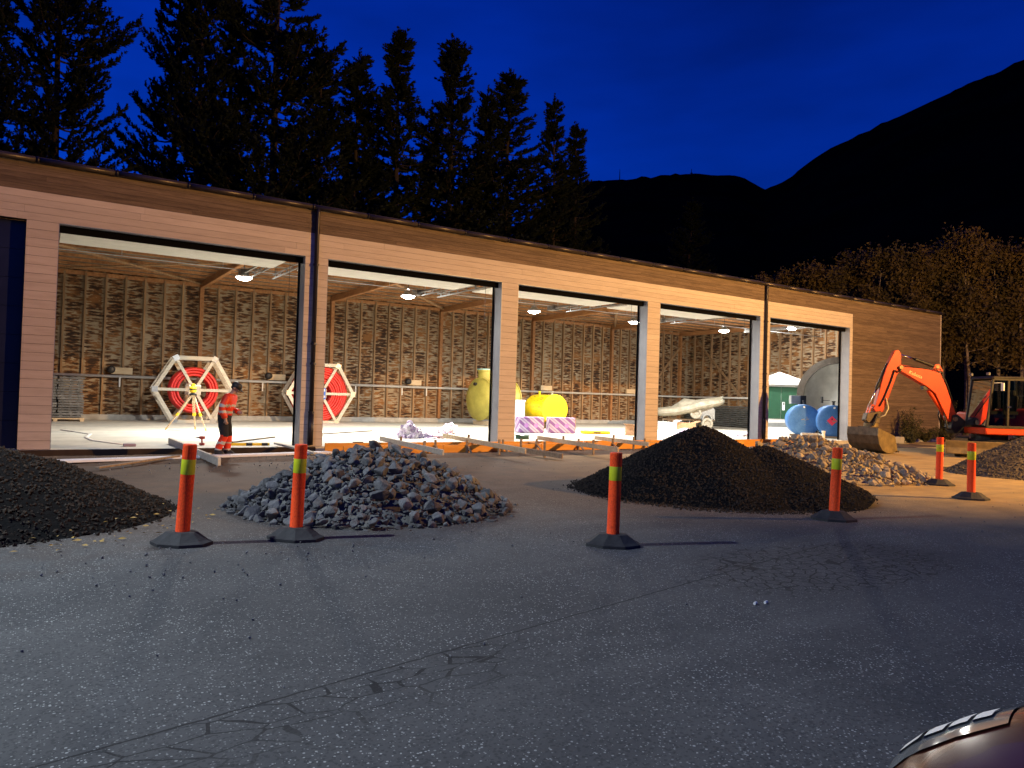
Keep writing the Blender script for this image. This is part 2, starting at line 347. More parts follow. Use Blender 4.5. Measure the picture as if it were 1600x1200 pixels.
# insulation wrapping: violet diagonal stripes on white film
m, t, b, g = nodes_of('wrap_stripes', .3); q = NG(t); tc = t.nodes.new('ShaderNodeTexCoord'); X, Y, Z = q.xyz(tc.outputs['Object'])
st = q.math('FRACT', q.math('MULTIPLY', q.math('ADD', q.math('MULTIPLY', q.math('ADD', X, Y), .8), Z), 2.6)); bar_ = q.math('MULTIPLY', q.math('GREATER_THAN', st, .35), q.math('LESS_THAN', st, .78))
c = q.mix(bar_, (.50, .44, .56), (.24, .11, .32)); c = q.mix(q.math('LESS_THAN', st, .12), c, (.34, .20, .40))
q.l(c, b.inputs['Base Color']); q.bump(q.noise(tc.outputs['Object'], 9, 3), .4, .02, b)
# ================================================================ yard lamps outside the picture
def yard_lamp(name, label, base, H, arm, target, watts, colour, cone, blend):
    t = thing(name, label, 'lamp', base)
    mb = MB(); mb.tube([(0, 0, 0), (0, 0, H*.5), (0, 0, H)], [.09, .075, .055], 12); mb.tube([(0, 0, H-.05), (arm[0]*.5, arm[1]*.5, H+.12), (arm[0], arm[1], H+.12)], .035, 8); mb.build('pole', MAT['zinc'], t)
    d = (Vector(target)-(Vector(base)+Vector((arm[0], arm[1], H)))).normalized()
    Mx = d.to_track_quat('-Z', 'Y').to_matrix().to_4x4(); Mx.translation = Vector((arm[0], arm[1], H+.08))
    mb = MB(); mb.M = Mx; mb.box((0, 0, .06), (.42, .34, .12)); mb.build('lamp_head', MAT['excavator_dark'], t, bevel=.02)
    mb = MB(); mb.M = Mx; mb.box((0, 0, -.012), (.34, .26, .012)); mb.build('lens', MAT['glow_'+name] if 'glow_'+name in MAT else mat('glow_'+name, colour, emit=(*colour, 30)), t)
    l = bpy.data.lights.new(name+'_light', 'SPOT'); l.energy = watts; l.color = colour; l.spot_size = R(cone); l.spot_blend = blend; l.shadow_soft_size = .12
    lo = link('light', l, t); lo.matrix_parent_inverse = Matrix(); Mx2 = Mx.copy(); Mx2.translation = Mx.translation + d*.05; lo.matrix_local = Mx2
    return t
yard_lamp('sodium_floodlight', 'orange sodium floodlight on a steel mast right of the yard', (25.6, -3.0, 0), 8.2, (-.3, .5), (25.3, 20, 15.0), FLOOD_W, (1.0, .525, .135), 153, .2)
yard_lamp('yard_lamp', 'cool white yard lamp on a steel mast left of the gravel heap', (-5.2, 9.2, 0), 8.1, (.8, .0), (.6, 6.2, 0), WHITE_W, (.84, .96, 1.0), 150, .6)

# ================================================================ ground
HX0, HX1, HY0, HY1 = -9.0, 33.6, 16.3, 38.6
mb = MB(); Bg = 1500
def gquad(x0, x1, y0, y1): mb.add([(x0, y0, 0), (x1, y0, 0), (x1, y1, 0), (x0, y1, 0)], [(0, 1, 2, 3)])
gquad(-Bg, Bg, -Bg, HY0); gquad(-Bg, HX0, HY0, HY1); gquad(HX1, Bg, HY0, 19.0); gquad(40.4, Bg, 19.0, HY1); gquad(-Bg, Bg, HY1, Bg)
tag(mb.build('ground', MAT['asphalt']), 'worn grey asphalt yard with a cracked seam', None, None, 'structure')
# dug-up strip of soil along the slab
nx, ny = 170, 34; vs = []; fs = []
for j in range(ny+1):
    y = 15.4+(19.98-15.4)*j/ny
    for i in range(nx+1):
        x = -9.3+(34.2+9.3)*i/nx
        nz = mnoise.fractal(Vector((x*.8, y*.8, 3)), 1.0, 2.0, 4)
        z = .012+.035*nz; e = min(1, (y-15.4)/1.3); z = z*e-.03*(1-e)-.004
        if x < 6.3: k = max(0, min(1, (y-18.75+.15*nz)/.2)); z -= .2*k
        else:
            k = max(0, min(1, (y-18.05)/.12)); z -= .14*k
        if x > 33.2: z -= .05
        vs.append((x, y, z))
for j in range(ny):
    for i in range(nx): a = j*(nx+1)+i; fs.append((a, a+1, a+nx+2, a+nx+1))
mb = MB(); mb.add(vs, fs); tag(mb.build('soil_strip', MAT['dirt'], smooth=True), 'strip of dug brown soil in front of the hall', None, None, 'structure')
mb = MB(); mb.b2(-9, 39.7, 19.965, 37.4, -.4, .05); tag(mb.build('floor', MAT['concrete_floor'], bevel=.01), 'bright dusty concrete slab of the hall', None, None, 'structure')

mb = MB(); mb.b2(-9, 6.5, 19.925, 19.962, -.35, .047); tag(mb.build('trench_side', MAT['trench_brown'], bevel=.01), 'dark brown side of the trench under the slab', None, None, 'structure')  # thin dark brown sheet over the front face of the slab
# far terrain: ridge with two masts and the big mountain to the right
prof = [(-40, .30), (0, .43), (22.15, .3936), (25.69, .3731), (29.51, .3494), (33.6, .3223), (35.4, .303), (36.4, .289), (37.27, .2816), (37.6, .281), (38.17, .2768), (39.0, .287), (39.79, .2946), (40.2, .2975), (43.56, .3023), (47.44, .2991), (49.02, .2952), (50.91, .2954), (53, .287), (55.4, .25), (58, .20), (62, .15), (70, .11), (90, .08), (130, .07), (170, .06)]
def elev(az):
    for (a, e), (b_, f) in zip(prof, prof[1:]):
        if a <= az <= b_: return e+(f-e)*(az-a)/(b_-a)
    return .06
NA, NR = 560, 26; vs = []; fs = []; rads = [120+i*34 for i in range(NR)]
for i in range(NA+1):
    az = -38+206*i/NA; E = elev(az)
    for j, r in enumerate(rads):
        x, y = r*math.cos(R(az)), r*math.sin(R(az)); k = j/(NR-4)
        nz = mnoise.fractal(Vector((x*.012, y*.012, 1.7)), 1.0, 2.1, 5); fnz = mnoise.fractal(Vector((az*1.3, r*.01, 5)), 1, 2, 4)
        if k <= 1:
            s = k*k*(3-2*k)*.45+k*.55; z = 1.55+rads[NR-4]*E*s*(1 if k > .99 else 1)-1.55*(1-k)+nz*9*k*(1-k)*2+(fnz*1.6+1.4*mnoise.fractal(Vector((az*5.5, 3, r*.02)), 1, 2, 4))*(k > .85)
        else: z = 1.55+rads[NR-4]*E*(1-(k-1)*1.2)
        if j == 0: z = -3
        vs.append((x, y, z))
for i in range(NA):
    for j in range(NR-1): a = i*NR+j; fs.append((a, a+NR, a+NR+1, a+1))
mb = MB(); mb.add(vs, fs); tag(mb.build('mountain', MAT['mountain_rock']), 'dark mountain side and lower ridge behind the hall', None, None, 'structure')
for az, h, lab, cross in ((49.02, 21, 'thin tall radio mast on the ridge, the left of two', False), (43.55, 13, 'stout radio mast with platforms on the ridge, the right of two', True)):
    r = rads[NR-4]; b0 = Vector((r*math.cos(R(az)), r*math.sin(R(az)), 1.55+r*elev(az)-1.5))
    t = thing('radio_mast', lab, 'mast', b0, 0, 'radio masts on the ridge')
    mb = MB(); mb.tube([(0, 0, 0), (0, 0, h*.6), (0, 0, h)], [.7, .5, .25], 6); mb.build('mast_pole', MAT['excavator_dark'], t)
    if cross:
        mb = MB(); [mb.box((0, 0, h*k), (2.4, 2.4, .5)) for k in (.25, .42, .6)]; mb.build('platform', MAT['excavator_dark'], t)

# ================================================================ the hall
YF, YB, XE, X0, B, WO, PW = 20.0, 37.4, 39.7, .27, 6.43, 5.79, .64
ZB, ZO, ZFA, ZG = .055, 5.32, 5.99, 6.66
hall = thing('garage_hall', 'long low wooden garage hall with five open door bays and timber cladding', 'building', (15, YF, 0))
def hp(o): o.matrix_parent_inverse = Matrix.Translation((-15, -YF, 0)); return o      # world coordinates for the hall's parts
def part(mb, name, m, parent=hall, **k):
    o = mb.build(name, MAT[m] if isinstance(m, str) else m, parent, **k)
    if parent is hall: hp(o)
    return o
# solid core of the front wall
mb = MB()
for k in range(0, 6):
    x1 = X0+B*k; x0 = x1-PW
    if k == 5: x0, x1 = X0+B*4+WO, X0+B*4+WO+.24
    mb.b2(x0+.006, x1-.006, YF+.024, YF+.42, ZB, ZO+.1)
mb.b2(-9, 32.0, YF+.024, YF+.30, ZO+.012, 6.62); mb.b2(32.02, 39.94, YF+.024, YF+.30, ZB, 6.62); mb.b2(-9, X0-PW-WO, YF+.024, YF+.42, ZB, ZO)
front = part(mb, 'front_wall', 'dark_backing')
unit = MB(); unit.box((0, 0, 0), (1, 1, 1)); UNIT = {}
def unitmesh(m):
    if m not in UNIT: UNIT[m] = unit.mesh('plank_'+m, MAT[m])
    return UNIT[m]
def plank(x0, x1, z0, z1, m, y0=YF, th=.022):
    o = inst(unitmesh(m), 'plank', front, ((x0+x1)/2-0, y0+th/2+random.uniform(-.0015, .0015), (z0+z1)/2), (0, 0, 0), (x1-x0, th, z1-z0))
    bev(o, .003) if False else None
    return o
for k in range(0, 6):
    x1 = X0+B*k; x0 = x1-PW
    if k == 5: x0, x1 = X0+B*4+WO, X0+B*4+WO+.235
    nb = 26; hb = (ZO-ZB)/nb
    for j in range(nb): plank(x0+random.uniform(0, .003), x1-random.uniform(0, .003), ZB+j*hb+.003, ZB+(j+1)*hb-.004, 'paint_board')
def courses(xa, xb, za, zb, n, lens, m):
    h = (zb-za)/n
    for j in range(n):
        x = xa; first = True
        while x < xb-.01:
            l = lens*(random.uniform(.35, 1) if first else random.uniform(.85, 1.1)); first = False
            xe = min(xb, x+l)
            if xb-xe < .8: xe = xb
            plank(x+.0015, xe-.0015, za+j*h+.0025, za+(j+1)*h-.003, m); x = xe
courses(-9, 32.0, ZO, ZFA, 4, 6.0, 'paint_board'); courses(-9, 39.95, ZFA, ZG-.03, 5, 6.2, 'stain_board')
courses(32.02, 39.95, ZB, ZFA, 42, 5.0, 'stain_board')
mb = MB(); mb.b2(39.95, 40.02, YF-.012, YF+.10, ZB, ZG-.03); part(mb, 'corner_board', 'paint_board')
mb = MB(); mb.b2(39.72, 39.94, YF+.31, 38.0, ZB, 6.6); part(mb, 'side_wall', 'stain_board')
# back wall and end wall with torn paper, studs and posts
mb = MB(); mb.b2(-9, XE+.02, YB+.001, YB+.12, ZB, 6.72); back = part(mb, 'back_wall', 'torn_paper')
mb = MB(); mb.b2(XE, XE+.018, YF+.31, YB, ZB, 6.72); endw = part(mb, 'end_wall', 'torn_paper')
mb = MB(); mb.b2(-9, XE-.03, YB-.16, YB, ZB-.003, .30); part(mb, 'wall_kerb', 'concrete', bevel=.02)
st = MB(); st.box((0, 0, 0), (.075, .13, 6.28)); stm = st.mesh('stud', MAT['stud_wood'])
po = MB(); po.box((0, 0, 0), (.17, .22, 6.28)); pom = po.mesh('post', MAT['beam_wood'])
px0 = X0-PW/2
for i in range(-1, 49):
    x = px0+i*B/8
    if x > XE-.2: break
    if i % 8 == 0: inst(pom, 'post', back, (x, YB-.115, .30+3.14-.02), (0, 0, 0))
    else: inst(stm, 'stud', back, (x+random.uniform(-.03, .03), YB-.067, .30+3.14-.02), (0, random.uniform(-.004, .004), 0))
for i in range(1, 21):
    y = YB-(i-.44)*.80375
    if y < 21.2: break
    inst(stm, 'stud', endw, (XE-.067, y+random.uniform(-.03, .03), 3.30), (0, 0, R(90)))
for nm, a, c in (('brace', (XE-.14, 36.6, 6.0), (XE-.14, 31.8, 1.3)), ('brace', (XE-.14, 28.4, 1.2), (XE-.14, 23.8, 6.0))):
    mb = MB(); mb.bar(a, c, .14, .04, (1, 0, 0)); mb.build(nm, MAT['stud_wood'], endw)
mb = MB(); mb.bar((38.9, YB-.14, 6.0), (34.6, YB-.14, 1.4), .14, .04, (0, 1, 0)); mb.build('brace', MAT['stud_wood'], back)
mb = MB(); mb.b2(-9, XE-.1, YB-.09, YB-.01, 6.45, 6.62); part(mb, 'top_plate', 'beam_wood')
# roof with beams, purlins and bracing
mb = MB(); mb.prism([(19.90, 6.735), (20.6, 6.795), (28.7, 7.20), (38.1, 6.80), (38.1, 6.86), (28.7, 7.26), (20.6, 6.84), (19.90, 6.765)], -9.2, 40.2, 'x'); mb.mi = [0]*len(mb.f)
roof = part(mb, 'roof', 'roof_felt')
mb = MB(); mb.b2(-9, XE-.02, YF+.32, YB, 6.765, 6.79); part(mb, 'ceiling_deck', 'roof_deck')
for k in range(0, 7):
    x = px0+k*B
    if x > XE: break
    mb = MB(); mb.b2(x-.085, x+.085, YF+.43, YB-.02, 6.36, 6.64); mb.build('beam', MAT['beam_wood'], roof)
y = YF+.9
while y < YB-.3:
    mb = MB(); mb.b2(-9, XE-.05, y-.03, y+.03, 6.645, 6.762); mb.build('purlin', MAT['beam_wood'], roof); y += 1.15
for k in (0, 2, 4):
    xa, xb = px0+B*k+.1, px0+B*(k+1)-.1
    for s in (0, 1):
        mb = MB(); mb.bar((xa if s == 0 else xb, YB-.5, 6.52), (xb if s == 0 else xa, 29.6, 6.52-.06*s), .13, .06); mb.build('brace', MAT['stud_wood'], roof)
# gutter in lengths, roof edge flashing, downpipes
gm = MB(); gm.tube([(-.79, 0, 0), (.79, 0, 0)], .062, 10); gmesh = gm.mesh('gutter_length', MAT['gutter_metal'], True)
jm = MB(); jm.tube([(-.03, 0, 0), (.03, 0, 0)], .075, 10); jmesh = jm.mesh('gutter_joint', MAT['downpipe_metal'], True)
gut = hp(link('gutter', None, hall))
x = -8.2
while x < 39.8:
    inst(gmesh, 'gutter_length', gut, (x+.8, 19.895, 6.69)); inst(jmesh, 'gutter_joint', gut, (x, 19.895, 6.69)); x += 1.6
mb = MB(); mb.b2(-9.1, 40.1, 19.955, 19.99, 6.635, 6.73); part(mb, 'roof_edge', 'downpipe_metal')
for k in (1, 4):
    x = X0+B*k-.36
    mb = MB(); mb.tube([(x, 19.90, 6.68), (x, 19.90, 6.55), (x, 19.92, 6.4), (x, 19.92, .95)], .062, 12); mb.tube([(x, 19.92, .96), (x, 19.92, .10)], .078, 12)
    d = part(mb, 'downpipe', 'downpipe_metal', smooth=True)
    for z in (5.1, 2.9, 2.35, 1.0):
        c = MB(); c.tube([(x, 19.92, z-.03), (x, 19.92, z+.03)], .082, 12); c.box((x, 19.975, z), (.05, .05, .05)); c.build('bracket', MAT['downpipe_metal'], d)
# doorways: grey linings, black guides, raised white doors on tracks
for k in range(0, 5):
    xl, xr = X0+B*k, X0+B*k+WO
    mb = MB(); mb.b2(xr-.006, xr+.004, YF-.002, YF+.44, ZB, ZO-.001); mb.b2(xl-.004, xl+.006, YF-.002, YF+.44, ZB, ZO-.001); mb.b2(xl+.007, xr-.007, YF-.002, YF+.30, ZO-.004, ZO+.010)
    part(mb, 'door_lining', 'jamb_grey')
    d = hp(link('overhead_door', None, hall))
    for xa, xb in ((xl-.045, xl-.004), (xr-.05, xr-.007)): mb = MB(); mb.b2(xa, xb, YF+.441, YF+.51, ZB, ZO+.02); mb.build('guide', MAT['black_rubber'], d)
    mb = MB(); mb.b2(xl+.008, xr-.008, YF+.22, YF+.27, ZO-.17, ZO-.006); mb.build('bottom_seal', MAT['black_rubber'], d)
    for j in range(4 if k < 4 else 2):
        y0 = YF+.55+j*.66
        mb = MB(); mb.b2(xl+.06, xr-.06, y0, y0+.645, 5.40, 5.445)
        for e in range(3): mb.b2(xl+.06, xr-.06, y0+.14+e*.17, y0+.16+e*.17, 5.392, 5.399)
        mb.build('door_panel', MAT['door_white'], d)
    for xx in (xl+.03, xr-.03):
        mb = MB(); mb.b2(xx-.02, xx+.02, YF+.55, 25.9, 5.46, 5.50); mb.b2(xx-.02, xx+.02, YF+.55, 25.9, 5.60, 5.63)
        for e in range(8): mb.b2(xx-.015, xx+.015, YF+.8+e*.68, YF+.86+e*.68, 5.50, 5.60)
        for e in (22.4, 25.6): mb.b2(xx-.012, xx+.012, e-.012, e+.012, 5.63, 6.64)
        mb.build('track', MAT['zinc'], d)
    mb = MB(); xx = xr-.42; mb.b2(xx-.03, xx+.03, YF+.5, 25.6, 5.47, 5.53); mb.box((xx, 25.45, 5.50), (.26, .42, .2)); mb.build('door_opener', MAT['zinc'], d)
    mb = MB(); mb.tube([(xl+.05, YF+.62, 5.72), (xr-.05, YF+.62, 5.72)], .035, 8); mb.build('spring_shaft', MAT['zinc'], d)
# the closed dark door at the far left
d = hp(link('closed_door', None, hall)); xl, xr = X0-PW-WO, X0-PW
mb = MB(); mb.b2(xl, xr, YF+.305, YF+.32, ZB, ZO); mb.build('leak_blocker', MAT['black_rubber'], d)  # sheet added behind the panels to stop hall light leaking through the gaps
for j in range(8):
    z0 = ZB+j*.657; mb = MB(); mb.b2(xl, xr+.0, YF+.26, YF+.30, z0+.004, z0+.652); mb.build('door_panel', MAT['door_navy'], d)
mb = MB(); mb.b2(xr-.006, xr+.004, YF-.002, YF+.25, ZB, ZO-.001); mb.build('door_lining', MAT['black_rubber'], d)
# services on the walls
mb = MB(); mb.tube([(-8, YB-.19, 2.02), (XE-.2, YB-.19, 2.02), (XE-.19, YB-.3, 2.02), (XE-.19, 22, 2.02)], .062, 10); wp = part(mb, 'wall_pipe', 'white_pipe', smooth=True)
for x in (3.05, 9.35, 14.2, 16.9, 18.4):
    c = MB(); c.tube([(x, YB-.19, 1.98), (x, YB-.19, 1.55)], .035, 8); c.build('branch', MAT['white_pipe'], wp)
for i, x in enumerate((2.7, 4.0+5.6, 17.2, 26.3, 33.4)):
    mb = MB(); mb.b2(x, x+.85, YB-.24, YB-.12, 2.12, 2.42); o = part(mb, 'mounting_board', 'new_wood')
    if i < 3:
        c = MB(); c.lathe([(0, .26), (.12, .26), (.17, .2), (.17, 0), (0, 0)], 14, Matrix.Translation((x-.02, YB-.25, 2.32)) @ Matrix.Rotation(R(90), 4, 'X')); c.build('hose_reel', MAT['black_plastic'], o, smooth=True)
mb = MB(); mb.tube([(-8, 26.6, 5.78), (XE-.3, 26.6, 5.78)], .018, 6); cd = part(mb, 'conduit', 'zinc')
for k in range(0, 14):
    c = MB(); x = -1.0+k*3.1; c.tube([(x, 26.6, 5.79), (x, 26.6, 6.76)], .008, 5); c.build('hanger', MAT['zinc'], cd)
for k in range(5):
    x = X0+B*k+WO-.25; mb = MB(); mb.tube([(x, 20.62, 5.38), (x, 20.62, 4.1)], .006, 5); part(mb, 'pull_cord', 'black_plastic')

# lamps hanging from the roof
lamps = [(5.89, 26.5, 5.5, 'first round lamp from the left under the hall roof'), (12.21, 26.6, 5.5, 'second round lamp from the left under the hall roof'), (18.6, 27.0, 5.5, 'third round lamp from the left under the hall roof'),
         (24.55, 26.9, 5.5, 'fourth round lamp from the left, half behind a door jamb'), (30.64, 26.5, 5.5, 'round lamp above the boat trailer'), (34.9, 25.4, 5.89, 'round lamp close to the end wall above the green kiosk')]
for i, (x, y, z, lab) in enumerate(lamps):
    t = thing('ceiling_lamp', 'lit '+lab, 'lamp', (x, y, z), 0, 'round lamps under the hall roof')
    mb = MB(); mb.lathe([(.05, .24), (.12, .22), (.17, .12), (.27, .07), (.30, .03), (.30, .0), (.27, 0)], 20); mb.build('housing', MAT['lamp_body'], t, smooth=True)
    mb = MB(); mb.lathe([(0, -.10), (.12, -.09), (.21, -.055), (.265, 0.0), (.265, .01)], 20); mb.build('diffuser', MAT['lamp_glow'], t, smooth=True)
    mb = MB(); mb.tube([(0, 0, .24), (0, 0, 6.74-z)], .012, 6); mb.build('cable', MAT['black_plastic'], t)
    l = bpy.data.lights.new('lamp_light', 'AREA'); l.shape = 'DISK'; l.size = .5; l.energy = LAMP_W; l.color = (1, .96, .89)
    if i == 5: l.type = 'POINT'; l = bpy.data.lights[l.name]; l.energy = LAMP_W*1.25; l.shadow_soft_size = .2
    lo = link('light', l, t); lo.location = (0, 0, -.12 if i < 5 else -.32)
# ================================================================ things inside the hall
FZ = .05
def reel(label, x, y, full, sign):
    t = thing('cable_reel', label, 'reel', (x, y, FZ), 0, 'wooden cable reels along the back wall')
    Rr, zc, dep = 1.64, 1.46, .95
    V = [(Rr*math.cos(R(60*k)), zc+Rr*math.sin(R(60*k))) for k in range(6)]
    for yy in (0, dep):
        for k in range(6):
            a, b = V[k], V[(k+1) % 6]; mb = MB(); mb.bar((a[0], yy, a[1]), (b[0], yy, b[1]), .16, .07, (0, 1, 0)); mb.build('rim_board', MAT['pale_wood'], t)
            mb = MB(); mb.bar((V[k][0]*.93, yy+.06, zc+(V[k][1]-zc)*.93), (V[k][0]*.16, yy+.06, zc+(V[k][1]-zc)*.16), .125, .05, (0, 1, 0)); mb.build('spoke', MAT['pale_wood'], t)
            if yy == 0:
                mb = MB(); mb.box((V[k][0]*.985, -.045, zc+(V[k][1]-zc)*.985), (.24, .012, .24), Matrix.Rotation(R(-60*k), 3, 'Y')); mb.build('corner_plate', MAT['zinc'], t)
        mb = MB(); mb.box((0, yy-.0+.03, zc), (.52, .05, .46)); mb.build('hub_board', MAT['pale_wood'], t, bevel=.01)
    for k in range(6):
        mb = MB(); mb.bar((V[k][0]*.955, .0, zc+(V[k][1]-zc)*.955), (V[k][0]*.955, dep, zc+(V[k][1]-zc)*.955), .09, .09); mb.build('cross_bar', MAT['pale_wood'], t)
    mb = MB(); r0, r1 = (.70, 1.02) if not full else (.60, 1.32); p = .115; nl = int((r1-r0)/p)+1
    for a in range(nl):
        for c in range(7):
            rr = r0+a*p+(.5*p if c % 2 else 0); mb.torus(rr+random.uniform(-.012, .012), .058, Matrix.Translation((random.uniform(-.015, .015), .16+c*.105, zc+random.uniform(-.02, .0))) @ Matrix.Rotation(R(90), 4, 'X'), 40, 7)
    mb.build('conduit_coil', MAT['coil_red'], t, smooth=True)
    if sign:
        mb = MB(); mb.box((-.08+.1, -.05, zc+.0), (.34, .012, .56)); s = mb.build('sign', MAT['sign_blue'], t)
        for zz, w in ((.17, .24), (-.15, .24)):
            mb = MB(); mb.box((.02, -.058, zc+zz), (w, .004, .12)); mb.build('sign_panel', MAT['sign_white'], s)
        mb = MB(); mb.box((.02, -.0585, zc+.02), (.16, .004, .05)); mb.build('sign_panel', MAT['sign_white'], s)
    else:
        mb = MB(); mb.box((0, -.001, zc+.2), (.5, .012, .07)); mb.build('sign', MAT['sign_white'], t)
    return t
reel('wooden hexagonal reel with a narrow red conduit coil behind the surveying tripod', 5.83, 34.9, False, False)
reel('wooden hexagonal reel filled with red conduit, partly behind the downpipe pillar', 11.75, 35.4, True, True)

t = thing('survey_tripod', 'surveying tripod with a yellow levelling laser in front of the reel', 'tripod', (4.62, 28.0, FZ))
top = Vector((0, 0, 1.30))
for f_ in ((-.78, .62, 0), (.46, -.2, 0), (.25, .75, 0)):
    f_ = Vector(f_); mid_ = top.lerp(f_, .55)
    mb = MB(); mb.bar(top+f_*.06, mid_, .09, .04); mb.bar(mid_.lerp(top, .15), f_.lerp(mid_, .12), .05, .035); leg = mb.build('leg', MAT['new_wood'], t)
    mb = MB(); mb.tube([f_.lerp(mid_, .16), f_], [.03, .012], 8); mb.build('foot', MAT['tool_yellow'], leg)
    mb = MB(); mb.bar(mid_.lerp(top, .08), mid_.lerp(f_, .08), .11, .06); mb.build('clamp', MAT['tool_yellow'], leg)
mb = MB(); mb.lathe([(0, 1.28), (.12, 1.28), (.13, 1.33), (.06, 1.35), (.06, 1.38)], 16); mb.build('head_plate', MAT['black_plastic'], t, smooth=False)
mb = MB(); mb.lathe([(0, 1.38), (.10, 1.38), (.12, 1.42), (.12, 1.55), (.07, 1.60), (.07, 1.68), (0, 1.69)], 14); mb.build('laser', MAT['tool_yellow'], t, auto=35)
mb = MB(); mb.lathe([(.122, 1.46), (.124, 1.46), (.124, 1.50), (.122, 1.50)], 14); mb.build('laser_window', MAT['black_plastic'], t)

t = thing('slab_stack', 'stack of dark grey plastic grid panels on a pallet by the left pillar', 'stack', (.55, 36.0, FZ))
random.seed(3)
for j in range(16):
    for i in range(2):
        mb = MB(); w = .92; mb.box((-.38+i*.96+random.uniform(-.05, .05), random.uniform(-.04, .04), .20+j*.108), (w, .98, .075), Matrix.Rotation(random.uniform(-.03, .03), 3, 'Z'))
        for e in (-.3, 0, .3): mb.box((-.38+i*.96+e+random.uniform(-.05, .05), 0, .20+j*.108+.05), (.1, .9, .03))
        mb.build('panel', MAT['slab_grey'], t)
pal = thing('pallet', 'wooden pallet under the stack of dark grey panels', 'pallet', (.6, 36.0, FZ))
for i in range(3):
    mb = MB(); mb.b2(-1.0+i*.95, -.86+i*.95, -.5, .5, 0, .09); mb.build('block', MAT['new_wood'], pal)
for i in range(5):
    mb = MB(); mb.b2(-1.02, 1.06, -.5+i*.21, -.36+i*.21, .092, .135); mb.build('board', MAT['new_wood'], pal)

# big yellow-green tank lying on timber blocks, end towards the camera's left
t = thing('septic_tank', 'big yellow green plastic tank with an upright neck behind the second pillar', 'tank', (21.2, 34.2, FZ), 0)
Mx = Matrix.Translation((0, 0, 1.42)) @ Matrix.Rotation(R(8), 4, 'Z') @ Matrix.Rotation(R(90), 4, 'Y')
mb = MB(); mb.M = Mx; mb.lathe([(0, -1.48), (.5, -1.44), (.85, -1.36), (1.04, -1.27), (1.10, -1.20), (1.17, -1.19), (1.17, -1.13), (1.11, -1.1), (1.11, -.2), (1.15, -.18), (1.15, -.1), (1.11, -.08), (1.11, .8), (1.15, .81), (1.15, .87), (1.04, .9), (.8, 1.05), (0, 1.2)], 36); mb.build('shell', MAT['tank_green'], t, auto=50)
mb = MB(); mb.lathe([(.45, 2.35), (.45, 2.92), (.49, 2.93), (.49, 3.02), (.44, 3.03)], 24, Matrix.Translation((-.75, -.1, 0))); nk = mb.build('neck', MAT['tank_green'], t, auto=40)
mb = MB(); mb.lathe([(.5, 3.0), (.5, 3.06), (0, 3.09)], 24, Matrix.Translation((-.75, -.1, 0))); mb.build('lid', mat('tank_cap', (.35, .60, .58), rough=.4), nk, auto=40)
mb = MB(); mb.M = Mx; mb.tube([(-.80, .1, -1.3), (-.80, .1, -1.5)], .09, 14); mb.build('inlet', MAT['black_plastic'], t)
for xx in (-.95, .75):
    mb = MB(); mb.box((xx, xx*.14, .12), (.2, 1.3, .22), Matrix.Rotation(R(8), 3, 'Z')); mb.build('support_block', MAT['new_wood'], t)
# white container behind the pillar
t = thing('white_container', 'white plastic container left of the bright yellow tank', 'container', (20.75, 31.6, FZ), R(-33))
mb = MB(); mb.box((0, 0, .75), (1.0, 1.0, 1.15)); mb.build('body', MAT['kiosk_white'], t, bevel=.06, seg=2)
mb = MB(); mb.box((0, 0, 1.38), (1.06, 1.06, .12)); mb.build('lid', MAT['kiosk_white'], t, bevel=.03)
mb = MB(); mb.box((0, 0, .09), (1.05, 1.05, .16)); mb.build('skid', MAT['grey_paint'], t)
# bright yellow steel tank
t = thing('yellow_tank', 'bright yellow steel tank with rusty chips lying behind striped packs', 'tank', (22.25, 31.0, FZ)); t.scale = (1.17, 1.17, 1.17)
Mx = Matrix.Translation((0, 0, .86)) @ Matrix.Rotation(R(-95), 4, 'Z') @ Matrix.Rotation(R(90), 4, 'Y')
mb = MB(); mb.M = Mx; mb.lathe([(0, -.83), (.60, -.82), (.63, -.8), (.63, .76), (.655, .77), (.655, .82), (.60, .83), (0, .84)], 36); mb.build('shell', MAT['tank_yellow'], t, auto=40)
mb = MB(); random.seed(5)
for i in range(46):
    a = R(random.uniform(95, 265)); z = random.uniform(-.75, .7); mb.M = Mx @ Matrix.Rotation(a, 4, 'Z') @ Matrix.Translation((.632, 0, z)) @ Matrix.Rotation(random.uniform(0, 6), 4, 'X')
    s_ = random.uniform(.012, .035); mb.box((0, 0, 0), (.004, s_, s_*random.uniform(1, 3)))
mb.M = None; tag(mb.build('rust_chips', MAT['rust'], t), kind='stuff')
for u in (-.55, .55):
    mb = MB(); mb.M = Matrix.Rotation(R(-95), 4, 'Z'); mb.tube([(u, 0, 1.46), (u, 0, 1.62)], .045, 10); mb.tube([(u, 0, 1.62), (u, 0, 1.65)], .07, 10); mb.build('filler_cap', MAT['tank_yellow'] if u < 0 else MAT['wheel_cream'], t)
mb = MB(); mb.M = Matrix.Rotation(R(-95), 4, 'Z'); [mb.box((u, 0, .14), (.12, 1.0, .26)) for u in (-.5, .5)]; mb.build('cradle', MAT['steel_brown'], t)
